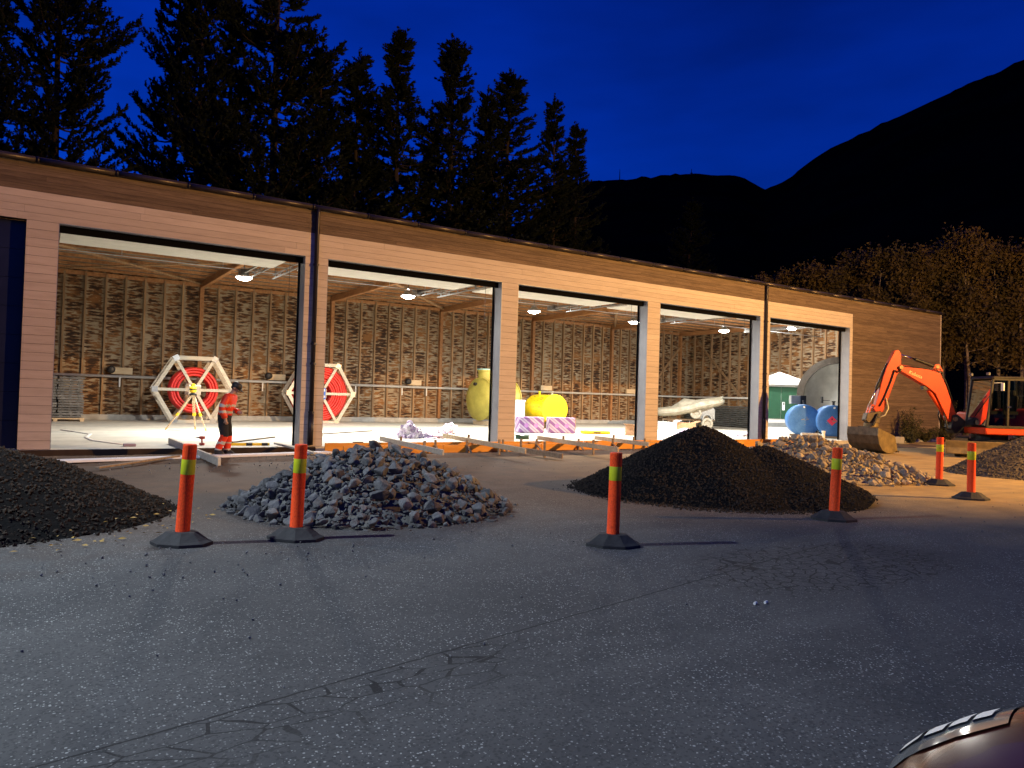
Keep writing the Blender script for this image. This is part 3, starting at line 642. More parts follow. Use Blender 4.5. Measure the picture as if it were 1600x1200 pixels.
# striped insulation packs
for (x, y, lab, w, rz) in ((18.25, 26.6, 'violet striped insulation pack, the left of two on the hall floor', 1.15, -14), (19.75, 26.3, 'violet striped insulation pack, the right of two, with a torn end', 1.2, -22)):
    t = thing('insulation_pack', lab, 'package', (x, y, FZ), R(rz), 'striped insulation packs')
    mb = MB(); mb.box((0, 0, .36), (w, .6, .70)); mb.build('wrapping', MAT['wrap_stripes'], t, bevel=.03, seg=2)
    mb = MB(); mb.box((w/2+.012, 0, .36), (.03, .54, .64)); mb.build('pack_end', mat('pack_end_%d' % abs(rz), (.45, .26, .17), (.12, .10, .13), 7, rough=.5, lo=.45, hi=.55), t, bevel=.01)
    pv = mat('print_violet_%d' % abs(rz), (.45, .22, .55), rough=.4)
    for xx in (-.25, .2):
        mb = MB(); mb.lathe([(0, .303), (.10, .303)], 14, Matrix.Translation((xx, 0, .34)) @ Matrix.Rotation(R(90), 4, 'X')); mb.build('round_print', pv, t)
# heaps of crumpled film
def film(label, x, y, r, h, seed, group='crumpled packing film'):
    random.seed(seed); bm = bmesh.new(); bmesh.ops.create_icosphere(bm, subdivisions=4, radius=1)
    for v in bm.verts:
        n_ = mnoise.fractal(v.co*1.6+Vector((seed, 0, 0)), 1, 2, 4)+.5*abs(mnoise.noise(v.co*5)); k = 1+.45*n_
        v.co = Vector((v.co.x*r*k, v.co.y*r*k*.8, max(-.0, v.co.z)*h*k*(1 if v.co.z > 0 else 0)))
    me = bpy.data.meshes.new('film'); bm.to_mesh(me); bm.free(); me.materials.append(MAT['plastic_purple'])
    o = link('film_heap', me); o.location = (x, y, FZ); tag(o, label, 'plastic film', group)
film('tallest heap of crumpled violet film on the floor of the second bay', 11.05, 23.5, .42, .48, 1)
film('low spread of white and violet film right of the tall heap', 12.0, 23.4, .52, .16, 2)
film('small heap of violet film at the back right of the second bay', 14.0, 26.2, .45, .36, 3)
film('flat violet film behind the big black gravel heap', 26.2, 24.6, .8, .25, 4)
film('violet film scraps on the floor before the green kiosk', 29.2, 23.6, .7, .18, 6)
t = thing('yellow_case', 'flat yellow tool case on the floor of the third bay', 'case', (21.2, 25.6, FZ), R(-20))
mb = MB(); mb.box((0, 0, .08), (1.3, .45, .13)); mb.build('shell', MAT['tool_yellow'], t, bevel=.03); mb = MB(); mb.box((0, -.25, .08), (.3, .05, .04)); mb.build('handle', MAT['black_plastic'], t)
def carton(label, x, y, d, rz, m='cardboard', grp='boxes on the hall floor'):
    t = thing('carton', label, 'box', (x, y, FZ), R(rz), grp); mb = MB(); mb.box((0, 0, d[2]/2), d); mb.build('body', MAT[m], t)
    for s_ in (-1, 1):
        mb = MB(); mb.bar((s_*d[0]/2, 0, d[2]), (s_*(d[0]/2+d[0]*.28), 0, d[2]+d[0]*.10), d[1]*.98, .012); mb.build('flap', MAT[m], t)
carton('brown open carton left of the fourth pillar', 22.6, 24.6, (.6, .5, .45), 12)
carton('white topped carton just behind the black gravel heap', 29.3, 29.4, (1.1, .8, .45), -20, 'kiosk_white'); carton('brown carton behind the tip of the black gravel heap', 30.4, 29.0, (1.1, .7, .42), -25)
carton('small green and white carton lying in the third doorway', 15.2, 22.6, (.4, .3, .12), 10, 'kiosk_green')

# inflatable boat on a grey trailer
tr_ = thing('boat_trailer', 'grey box trailer with a spare wheel under the pale boat', 'trailer', (33.1, 30.95, FZ), R(-33.0))
mb = MB(); mb.prism([(.15, .62), (1.15, .62), (1.2, .55), (1.22, .45), (1.22, 1.15), (1.05, 1.42), (.25, 1.12), (.15, 1.0)], -.62, .62, 'y'); mb.build('box', MAT['grey_paint'], tr_, bevel=.02)
mb = MB(); mb.prism([(.42, .55), (.46, .80), (.60, .92), (.86, .92), (1.0, .80), (1.04, .55), (.97, .55), (.92, .75), (.82, .84), (.64, .84), (.54, .75), (.49, .55)], -.80, -.62, 'y'); mb.build('mudguard', MAT['grey_paint'], tr_)
mb = MB(); mb.b2(-2.1, 1.2, -.05, .05, .42, .52); mb.b2(-1.9, 1.2, -.6, -.5, .5, .58); mb.b2(-1.9, 1.2, .5, .6, .5, .58); mb.build('chassis', MAT['steel_brown'], tr_)
def wheel(parent, c, r, w, ry=0):
    Mx = Matrix.Translation(c) @ Matrix.Rotation(ry, 4, 'Z') @ Matrix.Rotation(R(90), 4, 'X')
    mb = MB(); mb.M = Mx; mb.lathe([(r*.62, -w/2), (r*.9, -w/2), (r, -w*.32), (r, w*.32), (r*.9, w/2), (r*.62, w/2), (r*.62, -w/2)], 24); wh = mb.build('tyre', MAT['wheel_cream' if parent is tr_ else 'rubber_base'], parent, auto=40)
    mb = MB(); mb.M = Mx; mb.lathe([(0, w*.18), (r*.25, w*.22), (r*.3, w*.1), (r*.55, w*.12), (r*.62, w*.45), (r*.64, w*.45)], 20); mb.lathe([(0, -w*.1), (r*.63, -w*.1)], 20); mb.build('rim', MAT['wheel_cream'] if parent is tr_ else MAT['zinc'], wh, auto=40)
wheel(tr_, (.74, -.72, .34), .34, .18); wheel(tr_, (.74, .72, .34), .34, .18); wheel(tr_, (.05, -.70, .95), .34, .18); wheel(tr_, (-1.95, -.3, .22), .2, .1)
mb = MB(); mb.tube([(-.25, -.5, .5), (-.28, -.5, .25), (-.38, -.5, .0)], .03, 8); mb.tube([(-1.8, -.35, .5), (-1.8, -.35, .0)], .035, 8); mb.build('support_leg', MAT['zinc'], tr_)
bt = thing('inflatable_boat', 'pale dusty inflatable boat lying tilted on the grey trailer', 'boat', (33.1, 30.95, FZ), R(-33.0))
mb = MB(); prof_ = [(-2.3, .92, .50), (-1.9, .93, .62), (-1.2, 1.0, .70), (-.5, 1.16, .74), (.2, 1.38, .72), (.9, 1.52, .62), (1.4, 1.60, .45), (1.75, 1.68, .2), (1.85, 1.74, .05)]
for s_ in (-1, 1): mb.tube([(x_, s_*w_, z_) for x_, z_, w_ in prof_], [.16, .22, .24, .25, .25, .24, .22, .17, .10], 12)
mb.build('side_tube', MAT['tarp'], bt, smooth=True)
mb = MB(); vs = []; 
for x_, z_, w_ in prof_:
    for k in range(9): tt = -1+k/4; vs.append((x_, tt*w_, z_+.16+.22*(1-tt*tt)*(1-.5*abs(x_)/2.3)+(.30*(1-tt*tt) if -1.2 < x_ < .1 else 0)+.03*mnoise.noise(Vector((x_*3, tt*3, 1)))))
mb.add(vs, [(i*9+k, i*9+k+1, (i+1)*9+k+1, (i+1)*9+k) for i in range(len(prof_)-1) for k in range(8)]); mb.build('cover', MAT['tarp'], bt, smooth=True)
mb = MB()
for s_ in (-1, 1): mb.tube([(x_, s_*(w_+.235), z_-.03) for x_, z_, w_ in prof_[1:-1]], .03, 6)
mb.build('rub_strake', MAT['wheel_cream'], bt)
# dark corrugated sheets along the end wall
t = thing('corrugated_sheets', 'dark corrugated plastic drain coils stacked along the end wall', 'sheets', (39.2, 33.3, FZ))
for j in range(11):
    mb = MB(); vs = []; N_ = 26
    for i in range(N_+1):
        yy = -3.4+7.2*i/N_; w_ = .02*math.sin(i*1.9+j)
        vs += [(-.28, yy, .10+j*.125+w_), (-.16, yy, .16+j*.125+w_), (.2, yy, .10+j*.125+w_)]
    mb.add(vs, [(i*3+k, i*3+k+1, i*3+k+4, i*3+k+3) for i in range(N_) for k in (0, 1)]); mb.tube([(-.22, -3.4+7.2*i/N_, .11+j*.125+.02*math.sin(i*1.9+j)) for i in range(N_+1)], .052, 6); mb.build('sheet', MAT['corr_dark'], t, smooth=True)
# green transformer kiosk with white roof
t = thing('transformer_kiosk', 'green transformer kiosk with a white hipped roof by the end wall', 'kiosk', (36.1, 26.65, FZ), R(-33.0))
mb = MB(); mb.b2(-1.3, 1.05, -.0, 1.3, .55, 2.72); mb.build('body', MAT['kiosk_white'], t)
for x0_, x1_ in ((-1.22, -.24), (-.22, .78)):
    mb = MB(); mb.b2(x0_, x1_, -.035, -.003, .78, 2.62); dr = mb.build('door', MAT['kiosk_green'], t, bevel=.008)
mb = MB(); mb.b2(-.16, -.02, -.05, -.036, 1.28, 1.75); mb.build('notice', MAT['sign_white'], dr); mb = MB(); mb.b2(-.12, -.06, -.07, -.051, 1.58, 1.72); mb.build('handle', MAT['black_plastic'], dr)
mb = MB(); mb.b2(1.051, 1.07, .12, 1.2, 1.0, 2.6); sg = mb.build('louvre_frame', MAT['grille_dark'], t)
for i in range(14):
    mb = MB(); mb.box((1.085, .66, 1.08+i*.108), (.03, 1.0, .05), Matrix.Rotation(R(35), 3, 'Y')); mb.build('louvre', MAT['grille_dark'], sg)
mb = MB(); a_ = [(-1.5, -.25, 2.74), (1.3, -.25, 2.74), (1.3, 1.55, 2.74), (-1.5, 1.55, 2.74)]; mb.add(a_+[(p[0], p[1], 2.92) for p in a_]+[(-.15, .65, 3.5), (-.05, .65, 3.5)], [(0, 1, 2, 3), (0, 1, 5, 4), (1, 2, 6, 5), (2, 3, 7, 6), (3, 0, 4, 7), (4, 5, 9, 8), (5, 6, 9), (6, 7, 8, 9), (7, 4, 8)]); mb.build('roof', MAT['kiosk_white'], t)
mb = MB(); mb.b2(-1.35, 1.1, -.06, 1.35, .30, .55); mb.build('plinth', MAT['grey_paint'], t, bevel=.01); mb = MB(); [mb.b2(-1.45, 1.2, yy, yy+.2, .0, .298) for yy in (-.1, .55, 1.1)]; mb.build('skid', MAT['white_pipe'], t)
# big standing pipe ring
t = thing('pipe_ring', 'large upright concrete pipe end with a dark rim behind the blue tanks', 'pipe', (37.1, 23.9, FZ), R(-60))
Mx = Matrix.Translation((0, 0, 2.14)) @ Matrix.Rotation(R(90), 4, 'X') @ Matrix.Scale(1.12, 4)
mb = MB(); mb.M = Mx; mb.lathe([(1.62, -.6), (1.88, -.6), (1.88, .45), (1.62, .45), (1.62, -.6)], 48); mb.build('ring', MAT['concrete'], t, auto=40)
mb = MB(); mb.M = Mx; mb.lathe([(1.60, .452), (1.92, .452), (1.92, .56), (1.60, .56), (1.60, .452)], 48); mb.build('rim', mat('rim_brown', (.035, .026, .018), (.06, .05, .04), 5, rough=.8), t, auto=40)
mb = MB(); mb.M = Mx; mb.lathe([(0, -.52), (1.3, -.45), (1.618, -.2)], 48); mb.build('inner_wall', mat('ring_inner', (.62, .62, .58), (.48, .48, .45), 2, rough=.7), t, smooth=True)
mb = MB(); mb.tube([(-.85, -.4, 1.75), (-.85, -.4, 2.1)], .07, 8); mb.tube([(-.85, -.42, 1.9), (-.45, -.42, 1.9)], .018, 6); mb.build('valve', MAT['black_plastic'], t)
# blue tanks lying side by side
def blue_tank(label, x, y, rz, flag):
    t = thing('blue_tank', label, 'tank', (x, y, FZ), R(rz), 'blue tanks in the last bay')
    Mx = Matrix.Translation((0, 0, .83)) @ Matrix.Rotation(R(90), 4, 'X')
    mb = MB(); mb.M = Mx; mb.lathe([(0, .10), (.45, .085), (.70, .04), (.78, .0), (.80, -.03), (.80, -1.7), (.7, -1.8), (0, -1.85)], 36); sh = mb.build('shell', MAT['tank_blue'], t, auto=45)
    random.seed(int(x*10)); mb = MB()
    for i in range(16):
        a, rr = random.uniform(0, 6.28), random.uniform(.0, .6); zz = .10-.075*(rr/.7)**2
        mb.box((rr*math.cos(a), -zz-.004, .83+rr*.8*math.sin(a)), (random.uniform(.02, .16), .003, random.uniform(.01, .05)), Matrix.Rotation(random.uniform(-.5, .5), 3, 'Y'))
    tag(mb.build('worn_patches', MAT['wheel_cream'], t), kind='stuff')
    mb = MB(); mb.tube([(0, -.06, 1.5), (0, -.10, 1.5)], .05, 10); mb.build('bung', MAT['sign_white'], t)
    mb = MB(); mb.tube([(.05, .7, 1.6), (.05, .7, 1.78)], .06, 10); mb.tube([(.05, .7, 1.78), (.05, .7, 1.84)], .09, 10); mb.build('vent', MAT['black_plastic'], t)
    if flag:
        mb = MB(); mb.box((-.10, -.10, .86), (.34, .006, .34), Matrix.Rotation(R(45), 3, 'Y')); fl = mb.build('hazard_sign', MAT['flag_red'], t); mb = MB(); mb.lathe([(0, 0), (.035, .02), (.0, .11)], 8, Matrix.Translation((-.10, -.106, .90)) @ Matrix.Scale(.1, 4, (0, 1, 0))); mb.build('flame_symbol', MAT['black_plastic'], fl)
    mb = MB(); mb.b2(-.6, .6, -.1-0, -.0, 0, .10); mb.b2(-.6, .6, .9, 1.0, 0, .10); mb.build('chock', MAT['old_wood'], t)
blue_tank('scuffed blue steel tank with grey worn patches, left of the pair', 32.35, 22.75, -50, False); blue_tank('blue steel tank with a red hazard diamond, right of the pair', 32.75, 21.35, -50, True)
t = thing('concrete_block', 'pale concrete block lying between the two blue tanks', 'block', (30.6, 21.2, FZ), R(-40)); mb = MB(); mb.box((0, 0, .13), (.75, .3, .26)); mb.box((0, 0, .27), (.69, .24, .02)); mb.build('body', MAT['concrete'], t, bevel=.015)
t = thing('pipe_stub', 'short white pipe standing upright by the red hazard diamond', 'pipe', (30.35, 20.3, FZ)); mb = MB(); mb.tube([(0, 0, 0), (0, 0, .42)], .07, 12); mb.build('pipe', MAT['white_pipe'], t, auto=40); mb = MB(); mb.tube([(0, 0, .36), (0, 0, .43)], .085, 12); mb.build('collar', MAT['white_pipe'], t, auto=40)
t = thing('grey_cabinet', 'small grey electric box on the left blue tank', 'box', (33.6, 24.2, 1.70), R(-33)); mb = MB(); mb.box((0, 0, .22), (.5, .3, .44)); mb.build('case', MAT['grey_paint'], t, bevel=.01); mb = MB(); mb.box((.42, .05, .2), (.3, .3, .5)); mb.build('plug_unit', MAT['black_plastic'], t)
t = thing('floor_hose', 'pale hose lying in a curve on the slab of the first bay', 'hose', (1.2, 24, FZ)); mb = MB(); mb.M = Matrix.Scale(.25, 4, (0, 0, 1)); mb.tube([(-.5+.0, 4.5, .03), (.2, 2.2, .03), (.0, .6, .03), (.1, -1.0, .03), (.7, -2.6, .03)], .06, 8); mb.build('hose', MAT['white_pipe'], t, smooth=True)
# drill and small tools on the slab edge
t = thing('power_drill', 'red cordless drill standing on the slab edge beside the worker', 'drill', (3.72, 20.9, FZ), R(-33)); t.scale = (.72, .72, .72)
mb = MB(); mb.box((0, 0, .05), (.17, .10, .09)); mb.build('battery', MAT['tool_red'], t, bevel=.01); mb = MB(); mb.bar((0, 0, .09), (-.01, 0, .25), .055, .05, (0, 1, 0)); mb.build('grip', MAT['tool_red'], t, bevel=.01)
mb = MB(); mb.tube([(.10, 0, .29), (.08, 0, .29), (-.05, 0, .29), (-.10, 0, .29)], [.04, .055, .055, .045], 12); mb.build('motor', MAT['tool_red'], t, auto=40); mb = MB(); mb.tube([(-.10, 0, .29), (-.17, 0, .29), (-.27, 0, .29)], [.03, .025, .006], 10); mb.build('chuck', MAT['zinc'], t)
t = thing('spirit_level', 'yellow and black spirit level on the slab edge right of the worker', 'level', (4.75, 20.5, FZ), R(-8)); mb = MB(); mb.box((0, 0, .045), (1.25, .03, .07)); mb.build('bar', MAT['tool_yellow'], t)
for xx in (-.45, .1, .5):
    mb = MB(); mb.box((xx, 0, .045), (.16, .036, .076)); mb.build('vial_window', MAT['black_plastic'], t)
for (a_, b_, lab) in (((4.6, 21.4, .09), (6.1, 22.6, .16), 'dark iron bar lying beside the spirit level'), ((7.75, 24.4, .12), (11.0, 26.9, .12), 'thin brown rod lying across the floor of the second bay')):
    o = MB(); o.tube([a_, b_], .025, 8); tag(o.build('iron_bar', MAT['steel_brown']), lab, 'bar')
o = MB(); o.box((1.98, 20.75, .085), (.28, .2, .07)); tag(o.build('brick_offcut', mat('mauve', (.35, .27, .33), rough=.7), bevel=.01), 'small mauve block on the slab edge of the first bay', 'block')
o = MB(); o.box((8.05, 20.75, .085), (.3, .12, .07)); tag(o.build('black_box', MAT['black_plastic'], bevel=.01), 'small black box on the slab behind the grey rocks', 'box')

# ================================================================ timber, formwork and foam in front of the slab
def board(label, a, b, w, h, m, name='loose_plank', grp='loose planks in front of the hall'):
    mb = MB(); c = (Vector(a)+Vector(b))/2; mb.bar(Vector(a)-c, Vector(b)-c, w, h); o = mb.build(name, MAT[m], bevel=.004); o.location = c; return tag(o, label, 'plank', grp)
board('pale plank sloping from the slab to the soil beside the worker', (3.02, 21.6, .13), (3.12, 15.6, .09), .06, .16, 'pale_wood')
board('thin brown plank lying on the soil behind the leftmost post', (.95, 15.3, .06), (2.6, 17.2, .09), .09, .035, 'old_wood')
board('pale plank lying by the downpipe pillar behind the second post', (5.5, 20.3, .13), (5.75, 17.6, .06), .10, .05, 'pale_wood')
board('short pale plank end lying near the worker on blocks', (2.85, 17.9, .05), (3.35, 17.7, .05), .12, .10, 'new_wood')
o = MB(); o.bar((.2, 17.05, .035), (6.3, 18.15, .035), .34, .05); tag(o.build('foam_board', MAT['foam'], bevel=.005), 'long white foam board lying along the dug trench', 'foam board')
fwk = thing('formwork', 'orange timber formwork with stakes along the slab of the middle bays', 'formwork', (12, 18.5, 0))
fwk_i = Matrix.Translation((-12, -18.5, 0))
def fpart(mb, name, m):
    o = mb.build(name, MAT[m], fwk); o.matrix_parent_inverse = fwk_i; return o
random.seed(11)
x = 6.6
while x < 21.5:
    l = random.uniform(2.4, 3.4); mb = MB(); mb.bar((x, 18.0, .07), (min(x+l, 22), 18.0+random.uniform(-.04, .04), .07), .045, .26); fpart(mb, 'form_board', 'form_wood'); x += l+.02
x = 6.6
while x < 29:
    l = random.uniform(2.4, 3.4); mb = MB(); mb.bar((x, 19.45, .03), (min(x+l, 30), 19.45+random.uniform(-.04, .04), .03), .045, .30); fpart(mb, 'form_board', 'form_wood'); x += l+.02
for x in (8.3, 10.9, 13.0, 15.4, 18.0, 20.4):
    mb = MB(); mb.bar((x, 18.03, .10), (x+.35, 19.42, .08), .04, .16); fpart(mb, 'form_spreader', 'form_wood')
for x in (7.4, 9.2, 10.2, 11.4, 12.6, 14.2, 15.6, 17.0, 18.6, 20.2):
    mb = MB(); mb.box((x, 17.95, .1), (.05, .045, .5)); fpart(mb, 'stake', 'old_wood')
    mb = MB(); mb.bar((x+.02, 17.93, .16), (x-.1, 17.5, .0), .04, .04); fpart(mb, 'prop', 'old_wood')
for a_, b_, m_ , lab in (((8.40, 19.9, .27), (7.90, 15.0, .25), 'pale_wood', 'pale batter board above the formwork just right of the grey rocks'), ((11.2, 21.3, .27), (10.2, 15.0, .25), 'new_wood', 'long pale batter board pointing at the second wide pillar'), ((11.3, 18.0, .16), (11.35, 15.0, .10), 'old_wood', 'weathered grey plank end right of the long batter board'),
                        ((14.0, 19.9, .27), (13.15, 14.9, .25), 'new_wood', 'pale batter board left of the yellow post band in the third bay'), ((16.3, 19.7, .27), (15.9, 16.6, .25), 'new_wood', 'short batter board nearest the black gravel heap')):
    board(lab, a_, b_, .045, .13, m_, 'batter_board', 'batter boards over the formwork')
    d_ = Vector(b_)-Vector(a_)
    for k in (.35, .72):
        p = Vector(a_)+d_*k; mb = MB(); mb.box((p.x+.05, p.y, .2), (.05, .05, .46)); fpart(mb, 'stake', 'old_wood')
# ================================================================ heaps
ROCKS = {}
def rock_mesh(m, k):
    key = (m, k)
    if key in ROCKS: return ROCKS[key]
    random.seed(100+k); bm = bmesh.new()
    ax = (random.uniform(.75, 1.25), random.uniform(.6, 1.0), random.uniform(.45, .8))
    for i in range(15):
        v = Vector((random.gauss(0, 1), random.gauss(0, 1), random.gauss(0, 1))).normalized()*random.uniform(.82, 1.0)
        bm.verts.new((v.x*ax[0]*.5, v.y*ax[1]*.5, v.z*ax[2]*.5))
    r = bmesh.ops.convex_hull(bm, input=bm.verts); bmesh.ops.delete(bm, geom=[g_ for g_ in r['geom_interior'] if isinstance(g_, bmesh.types.BMVert)], context='VERTS')
    bmesh.ops.bevel(bm, geom=list(bm.edges), offset=.025, segments=1, affect='EDGES')
    me = bpy.data.meshes.new('rock_%s_%d' % (m, k)); bm.to_mesh(me); bm.free(); me.materials.append(MAT[m]); ROCKS[key] = me; return me
def heap_surface(cx, cy, bumps, rough, seed):
    def h(x, y):
        z = 0
        for (bx, by, r, hh, p) in bumps:
            d = math.hypot(x-bx, y-by)/r
            a = math.atan2(y-by, x-bx); d *= 1+.10*mnoise.noise(Vector((math.cos(a)*1.5+seed, math.sin(a)*1.5, seed)))
            if d < 1: z = max(z, hh*(1-d**p)*(1-.15*d))
        return z+ (rough*mnoise.fractal(Vector((x*2.3, y*2.3, seed)), 1, 2, 3) if z > .02 else 0)
    return h
def heap_core(name, parent, cx, cy, r, h, m, N=64, K=26):
    vs = [(0, 0, h(cx, cy))]; fs = []
    for j in range(1, K+1):
        rr = r*1.06*j/K
        for i in range(N):
            a = 2*math.pi*i/N; x, y = cx+rr*math.cos(a), cy+rr*math.sin(a); z = h(x, y); vs.append((rr*math.cos(a), rr*math.sin(a), z if z > .004 else -.02))
    for i in range(N): fs.append((0, 1+i, 1+(i+1) % N))
    for j in range(K-1):
        for i in range(N): a = 1+j*N+i; b = 1+j*N+(i+1) % N; fs.append((a, a+N, b+N, b))
    mb = MB(); mb.add(vs, fs); return mb.build(name, MAT[m], parent, smooth=True)
# cheap angular chip (octahedron-like) scattered as one stuff mesh
def chips(name, parent, pts, m, seed):
    rng = np.random.default_rng(seed); n = len(pts); base = np.array([(1, 0, 0), (-.8, .3, .1), (.1, .9, 0), (0, -.8, .2), (.1, .1, .75), (-.1, 0, -.7)], float)
    fac = np.array([(0, 2, 4), (2, 1, 4), (1, 3, 4), (3, 0, 4), (2, 0, 5), (1, 2, 5), (3, 1, 5), (0, 3, 5)])
    P_ = np.array([p[:3] for p in pts]); s_ = np.array([p[3] for p in pts])
    q_ = rng.normal(size=(n, 4)); q_ /= np.linalg.norm(q_, axis=1)[:, None]; w, x, y, z = q_.T
    Rm = np.stack([1-2*(y*y+z*z), 2*(x*y-z*w), 2*(x*z+y*w), 2*(x*y+z*w), 1-2*(x*x+z*z), 2*(y*z-x*w), 2*(x*z-y*w), 2*(y*z+x*w), 1-2*(x*x+y*y)], 1).reshape(n, 3, 3)
    jit = base[None]*rng.uniform(.6, 1.3, (n, 6, 1)); V = np.einsum('nij,nkj->nki', Rm, jit)*s_[:, None, None]*.5+P_[:, None, :]
    F_ = (fac[None]+(np.arange(n)*6)[:, None, None]).reshape(-1, 3)
    me = bpy.data.meshes.new(name); me.from_pydata(V.reshape(-1, 3).tolist(), [], F_.tolist()); me.materials.append(MAT[m]); me.update()
    o = link(name, me, parent); o['kind'] = 'stuff'; return o
def sample(h, cx, cy, r, n, s0, s1, spill=0, lift=.25):
    out = []
    while len(out) < n:
        a, rr = random.uniform(0, 6.2832), r*math.sqrt(random.random())*(1+spill*random.random()**2)
        x, y = cx+rr*math.cos(a), cy+rr*math.sin(a); z = h(x, y); s = s0+(s1-s0)*random.random()**2
        out.append((x-cx, y-cy, max(z, 0)+s*lift, s))
    return out
def gravel_heap(label, cx, cy, r, bumps, m, mcore, n, s0, s1, seed, rough=.03):
    random.seed(seed); t = thing('gravel_heap', label, 'gravel heap', (cx, cy, 0), 0, 'heaps of gravel in the yard')
    h = heap_surface(cx, cy, bumps, rough, seed); heap_core('heap', t, cx, cy, r, h, mcore); chips('gravel', t, sample(h, cx, cy, r, n, s0, s1, .09, .15), m, seed); return t
def rock_heap(label, cx, cy, r, bumps, m, nbig, nsmall, s0, s1, seed):
    random.seed(seed); t = thing('rock_heap', label, 'rock heap', (cx, cy, 0), 0, 'heaps of broken rock in the yard'); h = heap_surface(cx, cy, bumps, .04, seed)
    heap_core('rubble_core', t, cx, cy, r*.93, lambda x, y: h(x, y)-.13, m); random.seed(seed+1)
    vdir = Vector((-cx, -cy)).normalized(); k = 0; used = []
    tries = 0
    while k < nbig and tries < 20000:
        tries += 1; a, rr = random.uniform(0, 6.2832), r*math.sqrt(random.random())*1.04; x, y = rr*math.cos(a), rr*math.sin(a); z = h(cx+x, cy+y)
        if x*vdir.x+y*vdir.y < -.35*r and z < bumps[0][3]*.7: continue          # the side turned away from the photograph
        s = s0+(s1-s0)*random.random()**1.4
        if any((x-u)**2+(y-v)**2 < (.31*(s+w))**2 for u, v, w in used): continue
        used.append((x, y, s))
        inst(rock_mesh(m, random.randrange(16)), 'rock', t, (x, y, max(z, 0)+s*.12), (random.uniform(-.9, .9), random.uniform(-.9, .9), random.uniform(0, 6.28)), s*random.uniform(.9, 1.15)); k += 1
    pts = sample(h, cx, cy, r, nsmall, s0*.3, s0*1.1, .12, -.1); rs = [rock_mesh(m, i) for i in range(16)]
    V, F_ = [], []
    for (x, y, z, s) in pts:
        me = rs[random.randrange(16)]; o = len(V); Mx = Matrix.Translation((x, y, z)) @ Matrix.Rotation(random.uniform(0, 6.28), 4, 'Z') @ Matrix.Rotation(random.uniform(0, 3), 4, 'X') @ Matrix.Scale(s, 4)
        V += [tuple(Mx @ v.co) for v in me.vertices]; F_ += [tuple(i+o for i in p.vertices) for p in me.polygons]
    me = bpy.data.meshes.new('rubble'); me.from_pydata(V, [], F_); me.materials.append(MAT[m]); o = link('rubble', me, t); o['kind'] = 'stuff'; return t
gravel_heap('black gravel heap in the left corner behind the first post', -.70, 10.55, 2.15, [(-.70, 10.55, 2.2, .83, 1.6)], 'gravel_stone', 'gravel_dark', 9000, .025, .07, 21)
rock_heap('heap of blue grey broken rocks behind the second post', 4.0, 9.65, 1.88, [(4.0, 9.65, 1.95, .80, 1.7)], 'rock_grey', 300, 3000, .12, .29, 31)
gravel_heap('large black gravel heap with two humps in the middle of the yard', 10.15, 8.95, 2.45, [(10.0, 9.1, 2.25, 1.16, 1.25), (10.75, 8.35, 1.95, .84, 1.3)], 'gravel_stone', 'gravel_dark', 20000, .022, .06, 23, .025)
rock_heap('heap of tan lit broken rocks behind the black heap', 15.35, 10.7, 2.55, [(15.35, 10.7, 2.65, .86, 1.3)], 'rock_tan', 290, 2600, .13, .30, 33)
gravel_heap('brown gravel heap at the right edge below the excavator', 21.1, 8.3, 1.95, [(21.1, 8.3, 1.95, .98, 1.3)], 'gravel_brown', 'gravel_brown', 9000, .03, .08, 25)
random.seed(41); pts = []
for i in range(80):
    a = random.uniform(-2.3, -.2); rr = random.uniform(2.0, 2.75); pts.append((-.62+rr*math.cos(a), 10.55+rr*math.sin(a), .02+max(0, .25*(2.35-rr)), random.uniform(.02, .045)))
mb = MB()
for x, y, z, s in pts:
    Mx = Matrix.Translation((x, y, z)) @ Matrix.Rotation(random.uniform(0, 6.28), 4, 'Z') @ Matrix.Rotation(random.uniform(-.6, .6), 4, 'X'); mb.M = Mx
    mb.add([(-s, 0, 0), (0, -s*.45, .006), (s, 0, 0), (0, s*.45, .006)], [(0, 1, 2, 3)])
mb.M = None; tag(mb.build('fallen_leaves', MAT['yellow_leaf']), 'small yellow fallen leaves along the foot of the left gravel heap', 'leaves', None, 'stuff')
pts = [(random.gauss(1.2, 1.1), random.gauss(6.9, .5), .012, random.uniform(.012, .04)) for _ in range(70)]+[(random.uniform(-1.5, 16), random.uniform(3.5, 15), .008, random.uniform(.008, .03)) for _ in range(420)]+[(random.uniform(1, 8), random.uniform(14, 18), .03, random.uniform(.02, .07)) for _ in range(160)]
o = chips('loose_grit', None, pts, 'rock_grey', 77); tag(o, 'scattered small stones lying on the asphalt', 'stones')
for i, (x, y) in enumerate(((4.72, 3.72), (4.82, 3.70))):
    mb = MB(); mb.tube([(0, 0, .0), (.035, .01, .0)], .011, 8); o = mb.build('litter', MAT['litter_white']); o.location = (x, y, .012); tag(o, ('left' if i == 0 else 'right')+' one of two white litter bits on the cracked asphalt', 'litter', 'white litter bits')

